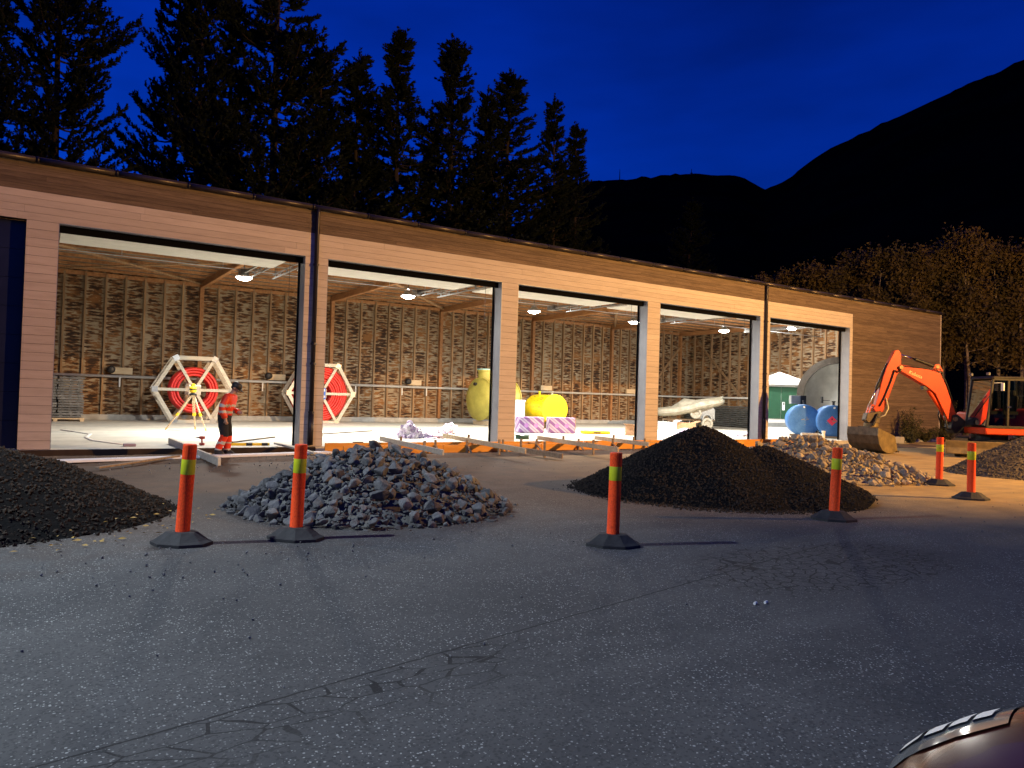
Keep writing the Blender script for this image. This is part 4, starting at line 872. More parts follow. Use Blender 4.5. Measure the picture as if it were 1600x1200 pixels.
# ================================================================ delineator posts
def post_meshes():
    a = MB(); a.lathe([(.085, .06), (.080, .10), (.068, .12), (.066, .70)], 20); tube_ = a.mesh('post_tube', MAT['post_orange'], True)
    b = MB(); b.lathe([(.0665, .70), (.0675, .705), (.0675, .845), (.0665, .85)], 20); band = b.mesh('reflective_band', MAT['post_yellow'], True)
    c = MB(); c.lathe([(.066, .85), (.066, .985), (.062, 1.0), (.0, 1.0)], 20); top_ = c.mesh('post_top', MAT['post_orange'], False)
    d = MB(); oc = lambda r, z: [(r*1.0*math.cos(R(22.5+45*k))*1.05, r*math.sin(R(22.5+45*k))*.8, z) for k in range(8)]
    rings = [oc(.295, 0), oc(.295, .03), oc(.25, .05), oc(.15, .125), oc(.10, .13)]; d.add([p for r_ in rings for p in r_], [(i*8+k, i*8+(k+1) % 8, (i+1)*8+(k+1) % 8, (i+1)*8+k) for i in range(4) for k in range(8)]+[tuple(range(32, 40))])
    base = d.mesh('post_base', MAT['rubber_base']); return tube_, band, top_, base
pm_ = post_meshes(); random.seed(4)
posts = [(1.25, 7.9, .055, 'leftmost orange delineator post, by the corner gravel heap'), (2.33, 7.7, .03, 'orange delineator post in front of the grey rocks'), (5.24, 5.99, .015, 'nearest lone orange delineator post between the rock and black gravel heaps'),
         (9.3, 6.04, .035, 'dark red orange delineator post at the foot of the large black heap'), (15.85, 7.91, 0.01, 'farther orange delineator post of the right pair, left one'), (13.95, 6.41, 0.0, 'nearer orange delineator post of the right pair, right one')]
for x, y, lean, lab in posts:
    t = thing('delineator_post', lab, 'post', (x, y, 0), R(-33)+random.uniform(-.3, .3), 'orange delineator posts')
    for me, nm in zip(pm_, ('post_tube', 'reflective_band', 'post_top', 'base')):
        o = inst(me, nm, t)
        if nm != 'base': o.rotation_euler = (0, lean, 0)

# ================================================================ the worker
def worker(loc, rz):
    J = {'pelvis': (0, 0, .93), 'belly': (.015, 0, 1.07), 'chest': (.055, 0, 1.27), 'neckb': (.10, 0, 1.44), 'neck': (.14, 0, 1.51), 'head': (.185, 0, 1.60), 'crown': (.20, 0, 1.70),
         'rsh': (.075, -.19, 1.38), 'rel': (.0, -.27, 1.12), 'rwr': (.10, -.25, .91), 'rhd': (.13, -.245, .83),
         'lsh': (.085, .19, 1.38), 'lel': (.05, .25, 1.12), 'lwr': (.27, .12, 1.06), 'lhd': (.34, .06, 1.05),
         'rhip': (.0, -.10, .88), 'rkn': (.085, -.11, .49), 'ran': (-.05, -.11, .10), 'rft': (.10, -.115, .045),
         'lhip': (.0, .10, .88), 'lkn': (.10, .11, .49), 'lan': (.10, .12, .10), 'lft': (.25, .125, .045)}
    rad = {'pelvis': (.165, .13), 'belly': (.165, .13), 'chest': (.185, .135), 'neckb': (.085, .08), 'neck': (.06, .062), 'head': (.075, .095), 'crown': (.07, .085), 'rsh': (.085,)*2, 'rel': (.062,)*2, 'rwr': (.042,)*2, 'rhd': (.034, .022), 'lsh': (.085,)*2, 'lel': (.062,)*2, 'lwr': (.042,)*2, 'lhd': (.034, .022),
           'rhip': (.105,)*2, 'rkn': (.078,)*2, 'ran': (.062,)*2, 'rft': (.05, .042), 'lhip': (.105,)*2, 'lkn': (.078,)*2, 'lan': (.062,)*2, 'lft': (.05, .042)}
    E_ = [('pelvis', 'belly'), ('belly', 'chest'), ('chest', 'neckb'), ('neckb', 'neck'), ('neck', 'head'), ('head', 'crown'), ('chest', 'rsh'), ('rsh', 'rel'), ('rel', 'rwr'), ('rwr', 'rhd'), ('chest', 'lsh'), ('lsh', 'lel'), ('lel', 'lwr'), ('lwr', 'lhd'), ('pelvis', 'rhip'), ('rhip', 'rkn'), ('rkn', 'ran'), ('ran', 'rft'), ('pelvis', 'lhip'), ('lhip', 'lkn'), ('lkn', 'lan'), ('lan', 'lft')]
    V = {k: Vector(v) for k, v in J.items()}
    for s in 'rl':                                # five unequal fingers per hand
        d = (V[s+'hd']-V[s+'wr']).normalized(); side = Vector((d.z, 0, -d.x)) if s == 'r' else Vector((0, 0, 1)).cross(d).normalized(); pal = d.cross(side).normalized(); 
        if s == 'l': side = Vector((0, 0, 1))
        for i, (off, ln) in enumerate(((-.030, .055), (-.010, .068), (.010, .072), (.030, .062))):
            b0 = V[s+'hd']+side*off; k1 = b0+d*ln*.55; k2 = k1+(d*.5+pal*.6*(1 if s == 'r' else 1)).normalized()*ln*.55
            for nm, p, r in (('f%da' % i, k1, .0095), ('f%db' % i, k2, .008)): V[s+nm] = p; rad[s+nm] = (r, r)
            E_.extend([(s+'hd', s+'f%da' % i), (s+'f%da' % i, s+'f%db' % i)])
        th = V[s+'wr'].lerp(V[s+'hd'], .6)+side*.045+d*.02; V[s+'ta'] = th; rad[s+'ta'] = (.011, .011); V[s+'tb'] = th+d*.035+side*.01; rad[s+'tb'] = (.009, .009); E_.extend([(s+'hd', s+'ta'), (s+'ta', s+'tb')])
    names = list(V); me = bpy.data.meshes.new('skeleton'); me.from_pydata([tuple(V[k]) for k in names], [(names.index(a), names.index(b)) for a, b in E_], [])
    tmp = bpy.data.objects.new('skeleton_tmp', me); COL.objects.link(tmp); sk = tmp.modifiers.new('skin', 'SKIN')
    for i, k in enumerate(names): d = me.skin_vertices[0].data[i]; d.radius = rad[k]; d.use_root = (k == 'pelvis')
    sub = tmp.modifiers.new('sub', 'SUBSURF'); sub.levels = 2; sub.render_levels = 2
    dg = bpy.context.evaluated_depsgraph_get(); bodyme = bpy.data.meshes.new_from_object(tmp.evaluated_get(dg)); bpy.data.objects.remove(tmp)
    t = thing('person', 'worker in orange hi-vis jacket and dark cap walking with head bent down', 'person', loc, rz); t.rotation_euler = (0, .075, rz)
    bodyme.name = 'body'; bodyme.materials.clear(); bodyme.materials.append(MAT['skin']); bodyme.polygons.foreach_set('use_smooth', [True]*len(bodyme.polygons)); link('body', bodyme, t)
    # clothing: shells grown from the body surface
    def shell(name, pick, off, mats, mi, thick=.012):
        bm = bmesh.new(); bm.from_mesh(bodyme); bm.normal_update()
        dele = [f for f in bm.faces if not pick(f.calc_center_median())]; bmesh.ops.delete(bm, geom=dele, context='FACES')
        for v in bm.verts: v.co += v.normal*(off+.012*mnoise.noise(v.co*9))
        for f in bm.faces: f.material_index = mi(f.calc_center_median()); f.smooth = True
        m_ = bpy.data.meshes.new(name); bm.to_mesh(m_); bm.free()
        for x in mats: m_.materials.append(MAT[x])
        o = link(name, m_, t); so = o.modifiers.new('solid', 'SOLIDIFY'); so.thickness = thick; so.offset = 1; return o
    wr = V['rwr']; lw = V['lwr']
    def inhand(p): return (p-V['rhd']).length < .085 or (p-V['lhd']).length < .085 or ((p-V['rwr']).dot((V['rhd']-V['rwr']).normalized()) > .0 and p.y < -.2 and p.z < .97) or (p.x > .27 and p.z > .98 and p.z < 1.12 and p.y > -.05 and p.y < .2 and p.x > .275)
    isarm = lambda p: (abs(p.y) > .185 and p.z > .80) or (p.x > .17 and .95 < p.z < 1.15)
    jk = lambda p: (p.z > .985 or (isarm(p) and p.z > .88)) and p.z < 1.475 and not inhand(p)
    def jmi(p): return 1 if (1.03 < p.z < 1.085 or 1.17 < p.z < 1.225) and not p.x > .2 else 0
    shell('jacket', jk, .012, ('hi_orange', 'reflect_band', 'trouser_dark'), jmi)
    tr = lambda p: .13 < p.z < 1.03 and not isarm(p) and not inhand(p)
    shell('trousers', tr, .010, ('trouser_dark', 'hi_orange', 'reflect_band'), lambda p: (2 if (.30 < p.z < .36 or .13 < p.z < .19) else (1 if p.z < .53-.1*p.x*3 else 0)))
    shell('boots', lambda p: p.z < .16, .012, ('black_plastic',), lambda p: 0, .018)
    # head details: cap, hair, nose, ears, eyes, mouth
    hc = Vector((.195, 0, 1.645)); Rh = Matrix.Translation(hc) @ Matrix.Rotation(R(28), 4, 'Y')
    mb = MB(); mb.M = Rh; mb.lathe([(.108, -.005), (.112, .03), (.105, .07), (.075, .105), (0, .12)], 20, Matrix.Scale(1.12, 4, (1, 0, 0))); cap = mb.build('cap', MAT['black_plastic'], t, smooth=True)
    mb = MB(); mb.M = Rh; n_ = 9; vs = []
    for k in range(n_): a = R(-58+116*k/(n_-1)); vs += [(.118*math.cos(a), .108*math.sin(a), .004), ((.205 if abs(k-4) < 3 else .17)*math.cos(a)+.01, .10*math.sin(a), -.012)]
    mb.add(vs, [(2*k, 2*k+1, 2*k+3, 2*k+2) for k in range(n_-1)]); b_ = mb.build('visor', MAT['black_plastic'], cap, smooth=True); so = b_.modifiers.new('s', 'SOLIDIFY'); so.thickness = .008
    mb = MB(); mb.M = Rh; mb.lathe([(.102, -.07), (.106, -.03), (.107, .0)], 20); hr = mb.build('hair', MAT['hair'], t, smooth=True)
    bm = bmesh.new(); bm.from_mesh(hr.data); inv = Rh.inverted(); bmesh.ops.delete(bm, geom=[v for v in bm.verts if (inv @ v.co).x > .02], context='VERTS'); bm.to_mesh(hr.data); bm.free()
    mb = MB(); mb.M = Rh; mb.add([(.10, -.016, -.055), (.10, .016, -.055), (.132, 0, -.062), (.104, 0, -.012)], [(0, 1, 2), (0, 2, 3), (1, 3, 2)]); mb.build('nose', MAT['skin'], t, smooth=True)
    for s in (-1, 1):
        mb = MB(); mb.M = Rh; mb.lathe([(0, -.006), (.028, -.006), (.03, .006), (0, .008)], 12, Matrix.Translation((.0, s*.098, -.035)) @ Matrix.Rotation(R(90), 4, 'X')); mb.build('ear', MAT['skin'], t, smooth=True)
        mb = MB(); mb.M = Rh; mb.lathe([(0, -.008), (.009, -.004), (.009, .004), (0, .008)], 8, Matrix.Translation((.098, s*.036, -.018)) @ Matrix.Rotation(R(90), 4, 'Y')); mb.build('eye', MAT['black_plastic'], t, smooth=True)
    mb = MB(); mb.M = Rh; mb.box((.100, 0, -.085), (.01, .045, .008)); mb.build('mouth', mat('lip', (.3, .12, .1), rough=.6), t)
    return t
worker((3.60, 17.95, .0), R(-30))

# ================================================================ excavator (local x = boom direction, y = operator's left)
exq = thing('excavator', 'orange midi excavator with its boom stretched left in front of the plank wall', 'excavator', (28.0, 12.3, 0), math.atan2(.545, -.839))
ED, EO = MAT['excavator_dark'], MAT['excavator_orange']
# undercarriage, turned so that the blade faces the yard
und = Matrix.Rotation(R(90-33), 4, 'Z')          # its forward axis in the machine's local frame
for s in (-1, 1):
    mb = MB(); mb.M = und; pts = []
    for k in range(9): a = R(90+180*k/8); pts.append((-1.0+.30*math.cos(a), .32+.30*math.sin(a)))
    for k in range(9): a = R(-90+180*k/8); pts.append((1.0+.30*math.cos(a), .32+.30*math.sin(a)))
    mb.prism(pts, s*.62, s*1.0)
    for k in range(20): mb.box((-1.0+k*.105, s*.81, .012), (.05, .38, .03)); mb.box((-1.0+k*.105, s*.81, .625), (.05, .38, .03))
    tk = mb.build('track', MAT['rubber_base'], exq)
    for xx in (-1.0, -.35, .3, 1.0):
        mb = MB(); mb.M = und; mb.tube([(xx, s*1.0, .32 if abs(xx) > .9 else .22), (xx, s*1.03, .32 if abs(xx) > .9 else .22)], .22 if abs(xx) > .9 else .12, 14); mb.build('roller', ED, tk)
mb = MB(); mb.M = und; mb.b2(-.7, .7, -.6, .6, .30, .60); mb.build('undercarriage', ED, exq); mb = MB(); mb.tube([(0, 0, .6), (0, 0, .80)], .55, 24); mb.build('slew_ring', ED, exq)
mb = MB(); mb.M = und; mb.prism([(1.75, .14), (1.80, .12), (1.86, .14), (1.80, .34), (1.84, .56), (1.80, .58), (1.73, .36)], -1.22, 1.22); bl = mb.build('dozer_blade', MAT['bucket_steel'], exq, bevel=.008)
for s in (-1, 1):
    mb = MB(); mb.M = und; mb.bar((.6, s*.42, .4), (1.74, s*.42, .34), .12, .16); mb.build('blade_arm', ED, bl)
    mb = MB(); mb.M = und; mb.prism([(1.66, .12), (1.88, .12), (1.86, .6), (1.70, .6)], s*1.222, s*1.245); mb.build('blade_end', MAT['bucket_steel'], bl)
# house
mb = MB(); mb.prism([(.75, .80), (.78, 1.02), (-1.55, 1.02), (-1.62, .80)], -.98, .98); mb.build('deck', EO, exq, bevel=.03)
mb = MB(); mb.prism([(-.60, 1.03), (-.60, 1.5), (-.76, 1.70), (-1.55, 1.72), (-1.72, 1.5), (-1.75, 1.03)], -.98, .98); rear = mb.build('engine_cover', EO, exq, bevel=.10, seg=3)
mb = MB(); mb.prism([(-1.45, .62), (-1.45, .79), (-1.78, .85), (-1.80, 1.0), (-1.9, .9), (-1.85, .62)], -.95, .95); mb.build('counterweight', ED, exq, bevel=.03)
mb = MB(); mb.b2(-.9, .6, -.97, -.25, 1.03, 1.55); mb.build('side_tank', EO, exq, bevel=.08, seg=2)
# cab: dark frame, glazing, seat inside
cab = hp_ = link('cab', None, exq)
y0, y1 = -.18, .95; A0, A1, B0, B1 = (.72, 1.04), (.52, 2.68), (.02, 1.04), (.0, 2.70)
C0, C1 = (-.64, 1.06), (-.62, 2.68)
for yy in (y0, y1):
    mb = MB(); w = .065
    for a, b in ((A0, A1), (B0, B1), (C0, C1)): mb.bar((a[0], yy, a[1]), (b[0], yy, b[1]), w, .075, (1, 0, 0))
    mb.bar((A0[0]+.02, yy, 1.06), (-.66, yy, 1.06), w, .10); mb.bar((A1[0], yy, 2.68), (C1[0], yy, 2.68), w, .08)
    mb.build('frame_side', ED, cab, bevel=.01)
    mb = MB(); mb.add([(A0[0]-.03, yy, 1.10), (B0[0]+.03, yy, 1.10), (B1[0]+.03, yy, 2.64), (A1[0]-.03, yy, 2.64)], [(0, 1, 2, 3)]); mb.build('side_window', MAT['cab_glass'], cab)
    mb = MB(); mb.add([(B0[0]-.03, yy, 1.12), (C0[0]+.03, yy, 1.12), (C1[0]+.03, yy, 2.64), (B1[0]-.03, yy, 2.64)], [(0, 1, 2, 3)]); mb.build('side_window', MAT['cab_glass'], cab)
mb = MB(); mb.add([(A0[0], y0+.03, 1.10), (A0[0], y1-.03, 1.10), (A1[0], y1-.03, 2.64), (A1[0], y0+.03, 2.64)], [(0, 1, 2, 3)]); mb.build('windscreen', MAT['cab_glass'], cab)
mb = MB(); mb.add([(-1.05, y0+.03, 1.72), (-1.05, y1-.03, 1.72), (-1.03, y1-.03, 2.64), (-1.03, y0+.03, 2.64)], [(0, 1, 2, 3)]); mb.build('rear_window', MAT['cab_glass'], cab)
mb = MB(); mb.prism([(.60, 2.70), (.52, 2.79), (-1.0, 2.79), (-1.1, 2.70)], y0-.05, y1+.05); mb.build('cab_roof', ED, cab, bevel=.03)
mb = MB(); mb.bar((-1.06, y0, 1.7), (-1.02, y0, 2.7), .065, .08, (1, 0, 0)); mb.build('rear_pillar', ED, cab); mb = MB(); mb.bar((-1.06, y1, 1.7), (-1.02, y1, 2.7), .065, .08, (1, 0, 0)); mb.build('rear_pillar', ED, cab)
for a, b in (((.60, y1+.02, 1.14), (.50, y1+.02, 2.56)),):
    mb = MB(); mb.bar((.10, y1+.045, 1.14), (.10, y1+.045, 1.14+.5), .025, .025); mb.tube([(.62, y1+.05, 1.5), (.60, y1+.08, 1.9), (.57, y1+.05, 2.2)], .014, 7); mb.build('grab_rail', MAT['black_rubber'], cab)
mb = MB(); mb.box((.0, y1+.045, 1.75), (.14, .03, .05)); mb.build('door_handle', MAT['chrome'], cab)
mb = MB(); mb.box((-.28, .38, 1.42), (.5, .5, .14)); mb.box((-.50, .38, 1.80), (.13, .48, .7), Matrix.Rotation(R(-8), 3, 'Y')); mb.box((-.53, .38, 2.24), (.1, .28, .2)); mb.build('seat', MAT['seat_cloth'], cab, bevel=.04)
mb = MB(); mb.box((-.2, .74, 1.55), (.5, .1, .12)); mb.box((-.2, .02, 1.55), (.5, .1, .12)); mb.tube([(.0, .74, 1.6), (.04, .74, 1.82)], .025, 8); mb.tube([(.0, .02, 1.6), (.04, .02, 1.82)], .025, 8); mb.build('console', MAT['black_plastic'], cab)
mb = MB(); mb.tube([(.45, .3, 1.1), (.38, .3, 1.62)], .02, 6); mb.tube([(.45, .46, 1.1), (.38, .46, 1.62)], .02, 6); mb.box((.35, .2, 1.75), (.06, .2, .16)); mb.build('levers', MAT['wheel_cream'], cab)
mb = MB(); mb.box((.30, y1+.16, 2.42), (.04, .14, .26)); mb.tube([(.50, y1+.02, 2.55), (.32, y1+.16, 2.56)], .012, 6); mb.build('mirror', MAT['sign_white'], cab, bevel=.01)
for u, v in ((.62, y1-.1), (.62, y0+.1)):
    mb = MB(); mb.box((u, v, 2.86), (.08, .13, .10)); mb.build('work_lamp', MAT['lens_clear'], cab, bevel=.01)
mb = MB(); mb.lathe([(.065, 2.79), (.07, 2.83), (.06, 2.95), (0, 2.98)], 14, Matrix.Translation((-.78, .75, 0))); mb.build('beacon', MAT['amber'], cab, smooth=True)
mb = MB(); mb.box((-.95, y1+.03, 1.75), (.02, .02, .02)); mb.box((-.62, y1+.02, 1.9), (.12, .012, .06)); mb.box((-.62, y1+.02, 1.80), (.14, .012, .05)); mb.build('sticker', MAT['sign_white'], cab)
# boom bracket, boom, arm
BY = -.42
mb = MB(); mb.prism([(.55, .80), (1.10, .78), (1.22, .95), (1.14, 1.42), (1.0, 1.45), (.55, 1.1)], BY-.22, BY+.22); mb.build('boom_bracket', ED, exq, bevel=.02)
lower = [(1.10, 1.20), (1.30, 1.24), (1.78, 2.20), (2.08, 2.44), (3.05, 2.98), (3.10, 3.12), (3.02, 3.20), (1.86, 3.02), (1.60, 2.92), (1.44, 2.62), (.98, 1.36)]
lower = [(x_-.03, z_-.04) for x_, z_ in lower]
mb = MB(); mb.prism(lower, BY-.14, BY+.14); boom = mb.build('boom', EO, exq, bevel=.02, seg=2)
mb = MB(); mb.prism([(1.45, 2.96), (1.82, 3.0), (1.74, 3.20), (1.60, 3.22)], BY-.08, BY+.08); mb.build('cylinder_lug', EO, boom)
mb = MB(); mb.tube([(1.66, BY-.10, 3.12), (1.66, BY+.10, 3.12)], .06, 12); mb.tube([(3.0, BY-.2, 3.06), (3.0, BY+.2, 3.06)], .07, 12); mb.tube([(1.08, BY-.25, 1.28), (1.08, BY+.25, 1.28)], .08, 12); mb.build('pin', MAT['bucket_steel'], boom)
mb = MB(); mb.box((2.08, BY+.0, 2.36), (.14, .2, .13)); mb.build('work_lamp', MAT['black_plastic'], boom)
mb = MB(); mb.tube([(1.93, BY+.0, 2.28), (1.33, BY, 1.42)], .075, 14); cyl = mb.build('boom_cylinder', EO, exq, auto=40); mb = MB(); mb.tube([(1.4, BY, 1.5), (1.12, BY, .98)], .04, 12); mb.build('rod', MAT['chrome'], cyl, smooth=True)
mb = MB(); mb.tube([(1.68, BY, 3.12), (2.42, BY, 3.37)], .062, 14); cyl = mb.build('arm_cylinder', ED, exq, auto=40); mb = MB(); mb.tube([(2.4, BY, 3.36), (3.10, BY, 3.56)], .035, 12); mb.build('rod', MAT['chrome'], cyl, smooth=True)
armp = [(2.96, 3.02), (2.97, 3.55), (3.06, 3.68), (3.20, 3.66), (3.46, 3.10), (3.60, 2.7), (3.84, 1.72), (3.92, 1.58), (3.82, 1.42), (3.58, 1.46), (3.34, 2.1), (3.12, 2.75)]
mb = MB(); mb.prism(armp, BY-.105, BY+.105); arm = mb.build('arm', EO, exq, bevel=.015, seg=2)
mb = MB(); mb.tube([(3.40, BY, 3.18), (3.78, BY, 2.28)], .055, 12); cyl = mb.build('bucket_cylinder', ED, exq, auto=40); mb = MB(); mb.tube([(3.76, BY, 2.3), (4.02, BY, 1.68)], .032, 10); mb.build('rod', MAT['chrome'], cyl, smooth=True)
for dy in (.11, .15):
    mb = MB(); mb.tube([(2.9, BY+dy, 3.12), (3.06, BY+dy+.05, 2.9), (3.22, BY+dy, 2.95), (3.32, BY+dy, 2.6), (3.55, BY+dy, 2.0), (3.72, BY+dy, 1.66)], .02, 7); mb.build('hose', MAT['hose_black'], arm, smooth=True)
mb = MB(); mb.tube([(3.50, BY+.13, 1.95), (3.44, BY+.2, 1.6), (3.56, BY+.2, 1.34), (3.78, BY+.15, 1.24)], .024, 7); mb.build('hose', MAT['hose_cream'], arm, smooth=True)
mb = MB(); mb.tube([(1.0, BY+.17, 1.5), (1.36, BY+.17, 2.5), (1.62, BY+.16, 3.04), (2.2, BY+.15, 3.06), (2.95, BY+.15, 3.10)], .016, 6); mb.build('hose', MAT['hose_black'], boom, smooth=True)
mb = MB(); mb.tube([(.9, BY-.1, .9), (1.35, BY-.15, .98), (1.5, BY-.1, 1.4), (1.4, BY-.1, 1.8)], .025, 7); mb.tube([(.9, BY+.1, .9), (1.3, BY+.15, .9), (1.42, BY+.1, 1.5)], .025, 7); mb.build('hose', MAT['hose_black'], boom, smooth=True)
mb = MB(); mb.bar((3.98, BY-.09, 1.72), (4.10, BY-.09, 1.36), .03, .09, (0, 1, 0)); mb.bar((3.98, BY+.09, 1.72), (4.10, BY+.09, 1.36), .03, .09, (0, 1, 0)); mb.bar((3.64, BY, 1.62), (4.0, BY, 1.70), .16, .06); mb.build('link', EO, exq)
# tilting coupler
mb = MB(); mb.prism([(3.66, 1.50), (4.16, 1.40), (4.22, 1.15), (4.05, 1.02), (3.70, 1.05)], BY-.16, BY+.16); cp = mb.build('coupler', MAT['steel_brown'], exq, bevel=.02)
mb = MB(); mb.tube([(3.95, BY, 1.05), (3.95, BY, .88)], .24, 18); mb.build('rotator', MAT['bucket_steel'], cp, auto=40); mb = MB(); mb.box((3.95, BY, .80), (.5, .42, .14)); mb.build('quick_hitch', MAT['steel_brown'], cp, bevel=.02)
for s in (-1, 1):
    mb = MB(); mb.tube([(3.82, BY+s*.2, 1.38), (4.02, BY+s*.3, .98)], .045, 10); mb.build('tilt_cylinder', MAT['excavator_dark'], cp, auto=40)
# text on the boom
cu_ = bpy.data.curves.new('boom_lettering', 'FONT'); cu_.body = 'Kubota'; cu_.size = .17; cu_.extrude = .002; to = bpy.data.objects.new('t', cu_); COL.objects.link(to); bpy.context.view_layer.update()
tm = bpy.data.meshes.new_from_object(to.evaluated_get(bpy.context.evaluated_depsgraph_get())); bpy.data.objects.remove(to); tm.materials.clear(); tm.materials.append(MAT['decal_cream'])
o = link('lettering', tm, boom); ang = math.atan2(2.98-2.44, 3.05-2.08)
o.matrix_local = Matrix.Translation((2.72, BY+.145, 2.86)) @ Matrix.Rotation(-ang*.75, 4, 'Y') @ Matrix(((-1, 0, 0, 0), (0, 0, 1, 0), (0, 1, 0, 0), (0, 0, 0, 1)))
# wide bucket, turned on the rotator
bk = Matrix.Translation((3.95, BY, 0)) @ Matrix.Rotation(R(207), 4, 'Z') @ Matrix.Scale(1.22, 4, (0, 0, 1))
prof_b = [(.60, .10), (.34, .015), (.05, .02), (-.20, .10), (-.38, .28), (-.46, .52), (-.44, .74)]
mb = MB(); mb.M = bk
wd = .60; vs = []
for x_, z_ in prof_b: vs += [(x_, -wd, z_), (x_, wd, z_)]
mb.add(vs, [(2*i, 2*i+1, 2*i+3, 2*i+2) for i in range(len(prof_b)-1)]); bu = mb.build('bucket', MAT['steel_brown'], exq); so = bu.modifiers.new('s', 'SOLIDIFY'); so.thickness = .025
for s in (-1, 1):
    mb = MB(); mb.M = bk; mb.prism(prof_b+[(.45, .50)], s*wd, s*(wd+.025)); mb.build('bucket_side', MAT['bucket_steel'], bu)
mb = MB(); mb.M = bk; mb.b2(.58, .70, -wd-.02, wd+.02, .04, .085); mb.build('cutting_edge', MAT['steel_brown'], bu); mb = MB(); mb.M = bk; mb.b2(-.30, .10, -.24, .24, .68, .76); mb.b2(-.38, -.30, -.24, .24, .6, .76); mb.build('bucket_ears', MAT['steel_brown'], bu)
bm = bmesh.new(); bmesh.ops.create_uvsphere(bm, u_segments=18, v_segments=12, radius=.20)
for v in bm.verts: v.co *= 1+.06*mnoise.noise(v.co*6); 
for f in bm.faces: f.smooth = True
me = bpy.data.meshes.new('blue_bag'); bm.to_mesh(me); bm.free(); me.materials.append(MAT['blue_plastic'])
o = link('blue_bag', me); p = exq.matrix_basis if False else None
wm = Matrix.Translation((28.0, 12.3, 0)) @ Matrix.Rotation(math.atan2(.545, -.839), 4, 'Z')
o.location = wm @ (bk @ Vector((.20, .30, 0)) + Vector((0, 0, .66))); tag(o, 'round blue plastic bag lying in the excavator bucket', 'bag')

# ================================================================ nose of a dark car at the lower right
CA = math.atan2(.59, -.81)
car = thing('parked_car', 'glossy dark car whose headlight corner shows at the lower right', 'car', (1.63, 1.21, 0), CA); car.scale = (1, 1, 1.10)
# local x = forward, y = towards the near side; far side at y = 0
WC = 1.78
PF = [(.02, .22), (.0, .36), (.0, .50), (.015, .60), (.05, .665), (.10, .70), (.20, .735), (.35, .772), (.55, .815), (.8, .862), (1.1, .91), (1.4, .95)]
def csurf(y, d, off=0):
    k = abs(2*y/WC-1); xf = -.34*k**3.2
    for (a, za), (b_, zb) in zip(PF, PF[1:]):
        if a <= d <= b_ and b_ > a: z = za+(zb-za)*(d-a)/(b_-a); break
    else: z = PF[-1][1]
    z += .05*min(1, d/.5)*(1-k*k)-.035*max(0, (k-.80)/.2)**2*min(1, d/.1)
    return Vector((xf-d, y, z+off))
NU = 40; ys = [WC*(.5-.5*math.cos(math.pi*i/NU)) for i in range(NU+1)]
vs = []; ds = [0, .006, .015, .03, .05, .075, .10, .15, .20, .28, .35, .45, .55, .8, 1.1, 1.4]
rows = [[Vector((csurf(y, .0).x-.03, y, .20)) for y in ys], [Vector((csurf(y, 0).x+.015, y, .34)) for y in ys], [Vector((csurf(y, 0).x+.012, y, .48)) for y in ys]]+[[csurf(y, d) for y in ys] for d in ds]
mb = MB(); n_ = NU+1; mb.add([p for r_ in rows for p in r_], [(j*n_+i, j*n_+i+1, (j+1)*n_+i+1, (j+1)*n_+i) for j in range(len(rows)-1) for i in range(NU)])
for yy, sg in ((0, -1), (WC, 1)):
    pr_ = [(-1.4-3.0*k/10, .95+.02*math.sin(k*.3)) for k in range(11)]
    top_ = [csurf(yy, d) for d in ds]+[Vector((x_, yy, z_)) for x_, z_ in pr_[1:]]
    vs = []
    for p in top_: vs += [p, Vector((p.x, yy+sg*.03, p.z-.10)), Vector((p.x, yy+sg*.035, .5)), Vector((p.x, yy, .2))]
    mb.add(vs, [(i*4+k, i*4+k+1, (i+1)*4+k+1, (i+1)*4+k) for i in range(len(top_)-1) for k in range(3)])
mb.add([(-1.74, 0, .95), (-1.74, WC, .95), (-4.4, WC, .96), (-4.4, 0, .96), (-4.42, 0, .25), (-4.42, WC, .25)], [(0, 1, 2, 3), (3, 2, 5, 4)])
body_ = mb.build('body', MAT['car_paint'], car, auto=40)
def cab_sect(x, zt, zb, ins): return [(x, .06, zb), (x, .06+ins*.5, (zt+zb)/2), (x, .06+ins, zt-.05), (x, .16+ins, zt), (x, WC/2, zt+.03), (x, WC-.16-ins, zt), (x, WC-.06-ins, zt-.05), (x, WC-.06-ins*.5, (zt+zb)/2), (x, WC-.06, zb)]
secs = [cab_sect(-1.35, .99, .96, .02), cab_sect(-1.7, 1.2, .95, .1), cab_sect(-2.15, 1.42, .95, .2), cab_sect(-2.8, 1.47, .95, .22), cab_sect(-3.6, 1.42, .95, .2), cab_sect(-4.3, 1.02, .95, .08)]
mb = MB(); mb.add([p for q_ in secs for p in q_], [(i*9+k, i*9+k+1, (i+1)*9+k+1, (i+1)*9+k) for i in range(5) for k in range(8)]); mb.build('glasshouse', MAT['car_glass'], car, smooth=True)
def patch(y0, y1, d0, d1, off, name, m, parent, skew=0, n=8):
    mb = MB(); vs = []
    for i in range(n+1):
        for j in range(n+1): y = y0+(y1-y0)*i/n; vs.append(csurf(y, d0+(d1-d0)*j/n+skew*(i/n), off))
    q1 = (n+1)**2; mb.add(vs+[v-Vector((0, 0, .02)) for v in vs], [(i*(n+1)+j, i*(n+1)+j+1, (i+1)*(n+1)+j+1, (i+1)*(n+1)+j) for i in range(n) for j in range(n)]+[(i*(n+1), (i+1)*(n+1), (i+1)*(n+1)+q1, i*(n+1)+q1) for i in range(n)])
    return mb.build(name, m, parent, smooth=True)
